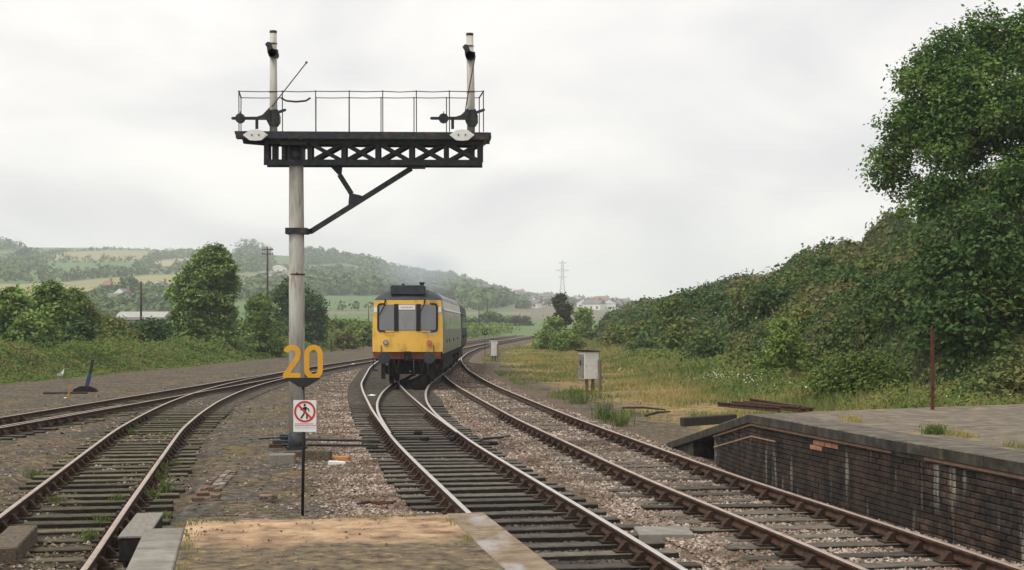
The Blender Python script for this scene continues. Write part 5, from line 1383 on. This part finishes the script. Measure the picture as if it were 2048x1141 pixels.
for (px, py, h, gname) in [(310, 965, .22, 0), (322, 950, .25, 0), (330, 985, .25, 0), (300, 1000, .2, 0), (262, 870, .2, 0), (268, 858, .18, 0), (70, 955, .16, 0), (110, 1010, .15, 0), (205, 1050, .16, 0), (180, 1085, .2, 0),
                           (345, 935, .16, 0), (232, 1005, .15, 0), (150, 935, .14, 0), (330, 872, .12, 0), (165, 835, .15, 0), (310, 800, .15, 0), (290, 1105, .15, 0), (325, 1040, .14, 0)]:
    tuft('weed_tuft', 'small green weed tuft growing among the left yard rails', px, py, -.3, 'grass_green', h, 40, .07, 'weed tufts among the yard rails')
n = 9000
Y = 13 + 40 * rng.random(n); X = -11 + 11 * rng.random(n)
k = (X < ax(A_LEFT, Y) - 1.6) & (fbm(X * .8 + 20, Y * .8) > .58)
X, Y = X[k], Y[k]
blades('yard_moss_grass', X, Y, ground_z(X, Y), .02 + .04 * rng.random(len(X)), .006 + .006 * rng.random(len(X)), M['grass_dry'], 'sparse yellowed grass on the yard ash')

# ------------------------------------------------------------------ railcar
def profile(k=1.0, inset=0.0, hw=1.40):
    """half section from sole bar to roof centre: (x, z)"""
    pts = [(hw - .03, 1.22), (hw, 1.5), (hw, 2.1), (hw - .015, 2.5), (hw - .06, 3.0), (hw - .10, 3.30)]
    roof = []
    for i in range(1, 9):
        a = i / 8 * math.pi / 2
        roof.append(((hw - .10) * math.cos(a), 3.30 + .50 * k * math.sin(a)))
    return pts, roof
def loft(rings):
    n = len(rings[0]); V = [p for r in rings for p in r]; F = []
    for i in range(len(rings) - 1):
        for j in range(n - 1): F.append((i * n + j, i * n + j + 1, (i + 1) * n + j + 1, (i + 1) * n + j))
    return V, F
def carriage(name, label, front, rz, length, colours, cab=True):
    t = thing(name, label, 'train', front, rz)
    side, cream, roofm = colours
    bow = lambda x: .16 * (x / 1.36) ** 2
    HWF = 1.365
    # sides
    for s in (-1, 1):
        rings = []
        for y in (bow(1.365) + .002, .9, length):
            pts, _ = profile(hw=HWF if y < .5 else 1.40)
            rings.append([(s * x, y, z) for x, z in pts])
        mb = MB(); V, F = loft(rings); mb.add(V, F); mb.build('side_panel', M[side], t)
        mb = MB(); V, F = loft([[(s * (x + .006), y, z) for x, z in ((1.375, 2.92), (1.337, 3.0), (1.302, 3.29))] for y in (.95, length - .05)]); mb.add(V, F); mb.build('cantrail_band', M[cream], t)
        # windows and doors
        y = 1.3; i = 0
        while y < length - 1.5:
            w = .75 if i % 4 == 0 else 1.15
            wn_ = MB().box(s * 1.352 - .025, s * 1.352 + .035, y, y + w, 2.12, 2.88).build('window_frame', M[cream], t)
            MB().box(s * 1.385 - .01, s * 1.385 + .014, y + .06, y + w - .06, 2.17, 2.83).build('pane', M['glass'], wn_)
            y += w + .28; i += 1
        for yy in (2.6, 5.0, 9.5, 14.0):
            MB().box(s * 1.40 - .03, s * 1.40 + .025, yy, yy + .16, 1.62, 1.76).build('vent', M['under'], t)
    # roof
    rings = []
    ks = ((1.2, 1.0), (length - .3, 1.0), (length, .94))
    for y, k in ks:
        _, r = profile(k); half = [(1.30, 3.30)] + r
        rings.append([(x, y, z) for x, z in half] + [(-x, y, z) for x, z in reversed(half[:-1])])
    mb = MB(); V, F = loft(rings); mb.add(V, F); rf = mb.build('roof', M[roofm], t, True)
    for yy in np.arange(3.2, length - 1, 2.6):
        MB().tube([(.0 if int(yy * 10) % 2 else .25, yy, 3.76), (.0 if int(yy * 10) % 2 else .25, yy, 3.9)], [.13, .10], 10).build('roof_vent', M['roof_dark'], rf)
    rings = []
    for y, k in ((0, 0.02), (.12, .3), (.35, .62), (.7, .86), (1.2, 1.0)):
        _, r = profile(k); half = [(1.30, 3.30)] + r
        rings.append([(x, y + bow(x) * (1 - k), z) for x, z in half] + [(-x, y + bow(x) * (1 - k), z) for x, z in reversed(half[:-1])])
    mb = MB(); V, F = loft(rings); mb.add(V, F); mb.build('roof_dome', M['roof_dark'], t, True)
    # ends
    xs = np.linspace(-1, 1, 17)
    mb = MB(); rings = []
    for z, w in ((1.30, HWF - .01), (1.5, HWF), (2.1, HWF), (2.5, HWF - .015), (3.0, HWF - .055), (3.30, 1.29)):
        rings.append([(x * w, bow(x * w), z) for x in xs])
    V, F = loft(rings); mb.add(V, F)
    fp_ = mb.build('front_panel', M['train_yellow' if cab else side], t, True)
    MB().box(-1.3, 1.3, length - .02, length, 1.25, 3.28).build('end_panel', M['under'], t)
    MB().box(-1.33, 1.33, .3, length, 1.12, 1.218).build('floor', M['under'], t)
    if cab:
        def fr(a, b, d): return (a, bow(a) + d, b)
        def panel(x0, x1, z0, z1, d0, d1, m, nm, par, r=.0):
            mb = MB(); nx = 9; xs_ = [x0 + (x1 - x0) * i / (nx - 1) for i in range(nx)]
            V = [fr(x, z, d) for d in (d0, d1) for z in (z0, z1) for x in xs_]; F = []
            for i in range(nx - 1):
                F += [(i, i + 1, nx + i + 1, nx + i), (2 * nx + i, 3 * nx + i, 3 * nx + i + 1, 2 * nx + i + 1), (nx + i, nx + i + 1, 3 * nx + i + 1, 3 * nx + i), (i, 2 * nx + i, 2 * nx + i + 1, i + 1)]
            F += [(0, nx, 3 * nx, 2 * nx), (nx - 1, 3 * nx - 1, 4 * nx - 1, 2 * nx - 1)]
            mb.add(V, F); return mb.build(nm, M[m], par)
        wf = MB()
        out = arcpts(-1.04, 3.05, .10, .10, 90, 180, 4) + arcpts(-1.04, 2.20, .10, .10, 180, 270, 4)
        out2 = [(-x, z) for x, z in reversed(out)]
        ring = out + out2
        wf.ribbon(ring, .07, fr, -.03, .0, closed=True)
        for x in (-.43, .43): wf.ribbon([(x, 2.10), (x, 3.15)], .17, fr, -.028, .002)
        ww = wf.build('windscreen_frame', M['sign_black'], t)
        for x0, x1 in ((-1.115, -.50), (-.36, .36), (.50, 1.115)):
            panel(x0, x1, 2.125, 3.13, -.010, -.004, 'glass', 'pane', ww)
        panel(-.34, .30, 2.93, 3.11, -.018, -.012, 'sign_white', 'destination_blind', ww)
        panel(-.25, .20, 3.00, 3.04, -.021, -.019, 'sign_grey', 'blind_lettering', ww)
        panel(-.32, .32, 2.15, 2.90, -.014, -.0105, 'cab_grey', 'cab_door_behind', ww)
        for s, x in ((-1, -.85), (1, .68)):
            MB().tube([fr(x, 3.32, -.04), fr(x - .04 * s * s, 3.10, -.06), fr(x - .24 * 1, 2.72, -.05)], [.035, .022, .014], 6).build('wiper', M['sign_black'], t)
        for x in (-.84, .84):
            lm = MB().tube([(x, bow(x) - .05, 1.66), (x, bow(x) + .02, 1.66)], .10, 18).build('marker_lamp', M['steel_grey' if x < 0 else 'lamp_pink'], t, False)
            MB().tube([(x, bow(x) - .058, 1.66), (x, bow(x) - .048, 1.66)], .07, 16).build('lens', M['lamp_clear' if x < 0 else 'lamp_pink'], lm)
        for x in (-1.24, 1.24): panel(x - .06, x + .06, 2.83, 3.02, -.012, -.004, 'sign_white', 'lamp_panel', t)
        panel(.80, 1.08, 1.98, 2.08, -.008, -.004, 'sign_white', 'number_plate', t)
        for x in (.85, .93, 1.01): MB().ribbon(arcpts(x, 2.03, .022, .030, 0, 300, 8), .014, fr, -.012, -.009).build('number_digit', M['sign_black'], t)
        for x in (-.72, .78): MB().tube([fr(x - .2, 2.07, -.02), fr(x - .18, 2.04, -.05), fr(x + .18, 2.04, -.05), fr(x + .2, 2.07, -.02)], .012, 6).build('grab_rail', M['rust_rod'], t)
        for x in (-1.02, 1.02): MB().tube([fr(x, 1.30, -.03), fr(x, 1.55, -.05)], .018, 6).build('lamp_bracket', M['train_red'], t)
        # headcode box
        hb = MB(); hb.prism([(-.66, 3.52), (.66, 3.52), (.66, 3.84), (.62, 3.88), (-.62, 3.88), (-.66, 3.84)], lambda a, b, d: (a, d, b), .08, 1.1)
        hb = hb.build('headcode_box', M['roof_dark'], t, bevel=.02)
        for x in (-.2, .53): MB().tube([(x, .5, 3.87), (x, .5, 3.95 if x < 0 else 4.0)], [.06, .07 if x < 0 else .12], 10).build('horn', M['roof_dark'], hb)
        # buffer beam
        bb = MB().box(-1.28, 1.28, .1, .26, 1.02, 1.285).build('buffer_beam', M['train_red'], t, bevel=.01)
        for x in (-.87, .87):
            bf = MB().tube([(x, .12, 1.08), (x, -.28, 1.08)], [.13, .10], 14).build('buffer', M['under'], t)
            MB().tube([(x, -.285, 1.08), (x, -.335, 1.08)], [.235, .225], 20).build('buffer_head', M['roof_dark'], bf)
        cp = MB().box(-.13, .13, -.02, .12, .98, 1.32).build('drawhook_plate', M['under'], t)
        MB().tube([(0, .0, 1.1), (0, -.2, 1.08), (0, -.3, .98), (0, -.2, .9)], .035, 8).build('drawhook', M['under'], cp)
        for k, x in enumerate((-.72, -.52, -.3, .25, .46, .66, .8)):
            w_ = .06 * math.sin(k * 2.1)
            MB().tube([(x, .02, 1.0), (x + w_, -.10, .75), (x + w_ * 2, -.06, .45), (x + w_ * 1.5 + .05, .05, .38)], .026, 7).build('hose', M['under' if k % 3 else 'black_iron'], t)
        for x, z in ((-.76, .92), (.80, .92), (.12, .55)): MB().sphere((x, -.1, z), .035, n=8, m=5).build('hose_coupling', M['sign_white' if z > .6 else 'steel_grey'], t)
        for x in (-.95, .95): MB().box(x - .08, x + .08, .2, .32, .25, 1.02).build('lifeguard', M['under'], t)
        for x in (-1.28, 1.28): MB().box(x - .09, x + .09, .35, .62, .55, .60).box(x - .09, x - .06, .35, .4, .55, 1.1).build('step', M['under'], t)
    # underframe and bogies
    MB().box(-1.15, 1.15, 4.9, length - 4.9, .45, 1.10).build('engine_box', M['under'], t, bevel=.04)
    for x in (-1.2, 1.2): MB().box(x - .06, x + .06, .4, length - .2, .95, 1.2).build('solebar', M['under'], t)
    for yc in (2.9, length - 2.9):
        bg = MB()
        for x in (-.98, .98): bg.box(x - .06, x + .06, yc - 1.75, yc + 1.75, .42, .72)
        bg.box(-.95, .95, yc - .2, yc + .2, .4, .9); bg.box(-.92, .92, yc - 1.75, yc - 1.62, .4, .7)
        bo = bg.build('bogie_frame', M['under'], t, bevel=.02)
        for dy in (-1.3, 1.3):
            for x in (-.75, .75):
                s = 1 if x > 0 else -1
                MB().tube([(x - s * .09, yc + dy, .465), (x - s * .06, yc + dy, .465), (x - s * .055, yc + dy, .465), (x + s * .06, yc + dy, .465)], [.475, .475, .457, .452], 24).build('wheel', M['under'], bo)
            MB().tube([(-.8, yc + dy, .46), (.8, yc + dy, .46)], .08, 10).build('axle', M['under'], bo)
            for x in (-1.07, 1.07): MB().box(x - .06, x + .06, yc + dy - .15, yc + dy + .15, .32, .62).build('axlebox', M['under'], bo, bevel=.03)
    return t
carriage('railcar', 'yellow fronted diesel railcar with grey side heading along the curve', (-4.04, 56.0, .003), 0.0, 19.6, ('train_side', 'train_cream', 'roof_grey'))
carriage('railway_carriage', 'dark blue carriage coupled behind the yellow fronted railcar', (-4.03, 76.4, .003), .018, 19.4, ('train_blue', 'train_blue', 'roof_dark'), cab=False)

# ------------------------------------------------------------------ poles, pylon, buildings
def pole(label, px, top, base, Y, arms=1, r=.11):
    b = P(px, base, Y); tp = P(px, top, Y); h = tp.z - b.z
    t = thing('telegraph_pole', label, 'pole', b)
    MB().tube([(0, 0, -.5), (0, 0, h)], [r, r * .7], 8).build('pole', M['pole_wood'], t, True)
    for i in range(arms):
        a = MB().beam((-h * .07, 0, h - .35 - .5 * i), (h * .07, 0, h - .35 - .5 * i), .11, .1).build('cross_arm', M['pole_wood'], t)
        for x in (-.06, -.03, .03, .06): MB().tube([(x * h, 0, h - .3 - .5 * i), (x * h, 0, h - .12 - .5 * i)], .045, 6).build('insulator', M['concrete'], a)
    return t
pole('tall pole with cross arms standing above the rounded tree', 535, 494, 660, 170, 2, .14)
pole('bare dark pole between the leafy hedge and the tall tree', 282, 563, 650, 110, 0, .09)
pole('far pole behind the railcar roof', 975, 598, 650, 420, 1, .2)
pole('far pole left of the curving rails behind the railcar', 958, 612, 652, 380, 1, .16)
pole('thin far pole beside the railcar left edge', 737, 612, 650, 300, 0, .12)
pp_ = thing('electricity_pylon', 'tall pale lattice electricity pylon on the skyline', 'pylon', (P(1125, 600, 1450).x, 1450, float(hill_z(np.array(50.), np.array(1450.))) - 1))
H = P(1125, 521, 1450).z - pp_.location.z
leg = MB()
for sx in (-1, 1):
    for sy in (-1, 1):
        MB().tube([(sx * 3.2, sy * 3.2, 0), (sx * 1.4, sy * 1.4, H * .5), (sx * .9, sy * .9, H * .88), (0, 0, H)], .24, 5).build('leg', M['pylon'], pp_)
br = MB(); zs = np.linspace(0, H * .9, 12); wd = lambda z: np.interp(z, [0, H * .5, H * .88, H], [3.2, 1.4, .9, 0])
for a, b in zip(zs[:-1], zs[1:]):
    for sy in (-1, 1):
        br.tube([(-wd(a), sy * wd(a), a), (wd(b), sy * wd(b), b)], .12, 4); br.tube([(wd(a), sy * wd(a), a), (-wd(b), sy * wd(b), b)], .12, 4)
br.build('bracing', M['pylon'], pp_)
for f, w in ((.94, 4.0), (.75, 7.0), (.58, 4.6)):
    MB().tube([(-w, 0, H * f), (0, 0, H * f + .6), (w, 0, H * f)], .22, 5).tube([(-w, 0, H * f), (0, 0, H * f - 1.2), (w, 0, H * f)], .16, 5).build('cross_arm', M['pylon'], pp_)

def house(label, px, py, w, d, h, roof_h, wallm, roofm, rz=0.0, nwin=2, gable=False, on=None):
    X, Y, z = on or on_hill(px, py)
    t = thing('house', label, 'house', (X, Y, z - .6), rz)
    MB().box(-w / 2, w / 2, -d / 2, d / 2, -1.5, h).build('wall', M[wallm], t)
    rf = MB()
    if gable: rf.prism([(-w / 2 - .3, h), (w / 2 + .3, h), (0, h + roof_h)], lambda a, b, dd: (a, dd, b), -d / 2 - .15, d / 2 + .3)
    else: rf.prism([(-d / 2 - .4, h), (d / 2 + .4, h), (0, h + roof_h)], lambda a, b, dd: (dd, a, b), -w / 2 - .3, w / 2 + .3)
    rf = rf.build('roof', M[roofm], t)
    if gable: MB().prism([(-w / 2, h), (w / 2, h), (0, h + roof_h * .93)], lambda a, b, dd: (a, dd, b), -d / 2 - .2, -d / 2 - .16).build('gable', M[wallm], t)
    MB().box(w * .3, w * .3 + .9, -.4, .4, h, h + roof_h + 1.0).build('chimney', M['tile_red'], rf)
    for r in range(2 if h > 4.2 else 1):
        for i in range(nwin):
            x = -w / 2 + w * (i + .5) / nwin; zz = 1.0 + 2.6 * r
            wf = MB().box(x - .75, x + .75, -d / 2 - .08, -d / 2 + .05, zz - .1, zz + 1.4).build('window', M['house_white'], t)
            MB().box(x - .6, x + .6, -d / 2 - .12, -d / 2 - .085, zz, zz + 1.3).build('pane', M['glass'], wf)
    return t
house('long white building with a row of windows on the wooded slope', 945, 588, 26, 9, 5, 3.2, 'house_white', 'slate', 0, 7)
for (px, py, w, h, rm, wm, g, lab) in [
    (1040, 592, 10, 5, 'tile_red', 'house_cream', False, 'cream house with red roof highest beside the hill wood'),
    (1054, 604, 12, 3, 'slate', 'house_white', False, 'low white bungalow left of the gabled house'),
    (1068, 602, 7, 4.5, 'slate', 'house_white', True, 'white gabled house on the far village slope'),
    (1084, 600, 12, 4.5, 'slate', 'house_cream', False, 'cream house right of the white gabled house'),
    (1096, 594, 10, 4.8, 'slate', 'house_white', False, 'white house near the village top left of the pylon'),
    (1062, 612, 12, 2.8, 'slate', 'house_white', False, 'long low white shed at the foot of the village'),
    (1104, 604, 9, 4.5, 'slate', 'house_cream', False, 'cream house just left of the brownish conifer'),
    (1148, 606, 9, 4.8, 'slate', 'house_white', True, 'white gabled house just right of the brownish conifer'),
    (1160, 603, 10, 4.5, 'tile_red', 'house_cream', False, 'cream house behind the light green bush'),
    (1178, 608, 12, 4.8, 'slate', 'house_white', False, 'white terrace house right of the light green bush'),
    (1192, 610, 12, 4.6, 'tile_red', 'house_white', False, 'white house with red roof in mid terrace'),
    (1206, 606, 14, 5.5, 'tile_red', 'house_cream', False, 'tall brownish house on the village ridge'),
    (1222, 609, 12, 4.6, 'slate', 'house_white', False, 'white house with slate roof near the end of the village'),
    (1236, 611, 10, 4.6, 'slate', 'house_cream', False, 'cream house at the far end of the village'),
    (1252, 612, 9, 4.4, 'slate', 'house_white', False, 'small last white house at the village edge'),
    (1074, 610, 9, 3.4, 'slate', 'house_white', True, 'white gabled bungalow below the white gabled house'),
    (1090, 611, 13, 3.0, 'slate', 'house_white', False, 'long white bungalow at the village foot left of the conifer'),
    (1047, 597, 8, 3.6, 'slate', 'house_white', False, 'white house tucked against the hill wood edge'),
    (1170, 613, 9, 4.0, 'slate', 'house_white', True, 'white gabled house below the terrace'),
    (1186, 616, 11, 3.6, 'slate', 'house_white', False, 'white row of cottages below the terrace'),
    (1214, 614, 10, 3.8, 'slate', 'house_white', True, 'white gabled house below the tall brownish house'),
    (1230, 616, 12, 3.4, 'slate', 'house_white', False, 'low white cottages near the crest of the bank')]:
    house(lab, px + rng.normal() * 2, py + 2.5 + rng.normal() * 1.5, w * rng.uniform(.7, 1.0), 7, h * .8 + .6 + rng.normal() * .4, 2.1, wm, rm, rng.normal() * .3, 3 if w > 9 else 2, g)
for (px, py, w, h, rm, wm, g, lab) in [
    (320, 585, 6.5, 3.5, 'slate', 'house_white', True, 'small white gabled house beside the tall twin topped tree'),
    (246, 602, 6, 3.2, 'slate', 'house_white', True, 'little white gabled cottage left of the bare pole'),
    (251, 612, 12, 3.0, 'slate', 'house_white', False, 'long low white cottage behind the hedge left of the bare pole'),
    (277, 613, 6, 3.0, 'slate', 'house_white', False, 'white cottage directly behind the bare pole'),
    (328, 615, 13, 3.2, 'slate', 'house_white', False, 'white terrace with dark roof right of the bare pole'),
    (216, 586, 3, 3.6, 'tile_red', 'brick_red', False, 'orange brick house among the dark village trees'),
    (557, 545, 12, 4, 'slate', 'house_white', True, 'white farmhouse above the long white barn near the signal post'),
    (550, 556, 20, 3, 'slate', 'house_white', False, 'long white barn on the hill left of the signal post'),
    (474, 576, 9, 4, 'slate', 'house_white', False, 'white house showing right of the tall twin topped tree'),
    (685, 516, 14, 4.5, 'slate', 'house_white', False, 'white house on the skyline among trees')]:
    house(lab, px, py, w, 6, h, 2.2, wm, rm, rng.normal() * .1, 3 if w > 9 else 2, g)
# pale shed behind the hedge
b = P(289, 668, 165)
t = thing('shed', 'long pale roofed shed behind the low hedge', 'shed', (b.x, 165, -.3))
MB().box(-2.6, 2.6, -2, 2, 0, 3.2).build('wall', M['shed_wall'], t)
MB().prism([(-2.3, 3.2), (2.3, 3.2), (2.3, 3.5), (0, 4.15), (-2.3, 3.5)], lambda a, b_, d: (d, a, b_), -2.8, 2.8).build('roof', M['shed_roof'], t)
MB().box(-4.2, -2.7, -1.5, 1.5, 0, 3.7).build('brick_annexe', M['brick_red'], t)
# pale wall along the foot of the hill
pts = [on_hill(x, 630) for x in range(560, 1080, 20)]
t = thing('boundary_wall', 'long pale wall running along the foot of the hillside', 'wall', (pts[0][0], pts[0][1], pts[0][2]))
mb = MB()
for a, b in zip(pts[:-1], pts[1:]):
    A = Vector(a) - t.location; B = Vector(b) - t.location
    mb.beam(A + Vector((0, 0, .4)), B + Vector((0, 0, .4)), .5, 1.4, (0, 0, 1))
mb.build('wall_face', M['house_cream'], t)
# fence posts along the left side of the far yard
for i in range(9):
    Y = 120 + i * 8.0; X = float(foot_left(Y)) + 1.6
    t = thing('fence_post', 'short dark fence post in the row beside the yard curve', 'post', (X, Y, -.3), 0, 'fence posts beside the yard curve')
    MB().beam((0, 0, 0), (0, 0, 1.25), .12, .12).build('post', M['timber_dark'], t)

# ------------------------------------------------------------------ exhaust smoke and haze
def volume_mat(name, density, colour, noise=None):
    m, N, L, out = new_mat(name)
    v = N.new('ShaderNodeVolumePrincipled'); v.inputs['Color'].default_value = (*colour, 1); v.inputs['Density'].default_value = density
    v.inputs['Anisotropy'].default_value = .0
    if noise:
        tc = N.new('ShaderNodeTexCoord'); nz = N.new('ShaderNodeTexNoise'); nz.inputs['Scale'].default_value = noise; nz.inputs['Detail'].default_value = 3
        ln = N.new('ShaderNodeVectorMath'); ln.operation = 'LENGTH'; L.new(tc.outputs['Object'], ln.inputs[0])
        mr = N.new('ShaderNodeMapRange'); mr.inputs['From Min'].default_value = 1.0; mr.inputs['From Max'].default_value = .1; L.new(ln.outputs['Value'], mr.inputs[0])
        L.new(tc.outputs['Object'], nz.inputs['Vector'])
        m1 = N.new('ShaderNodeMath'); m1.operation = 'MULTIPLY'; L.new(nz.outputs['Fac'], m1.inputs[0]); L.new(mr.outputs[0], m1.inputs[1])
        m2 = N.new('ShaderNodeMath'); m2.operation = 'MULTIPLY'; m2.inputs[1].default_value = density; L.new(m1.outputs[0], m2.inputs[0])
        L.new(m2.outputs[0], v.inputs['Density'])
    L.new(v.outputs[0], out.inputs['Volume']); return m
sm = MB().sphere((0, 0, 0), 1.0, n=16, m=10).build('exhaust_smoke', volume_mat('smoke', .28, (.68, .76, .86), 2.2), None)
sm.location = (-4.3, 70, 5.0); sm.scale = (2.4, 4.5, 1.35)
tag(sm, 'thin blue exhaust smoke drifting over the railcar roof', None, kind='stuff')
hz = MB().box(-2500, 1450, -60, 3050, -3.0, 125).build('haze', volume_mat('haze', .00034, (.90, .94, 1.0)))
tag(hz, 'thin pale haze filling the valley air', None, kind='stuff')
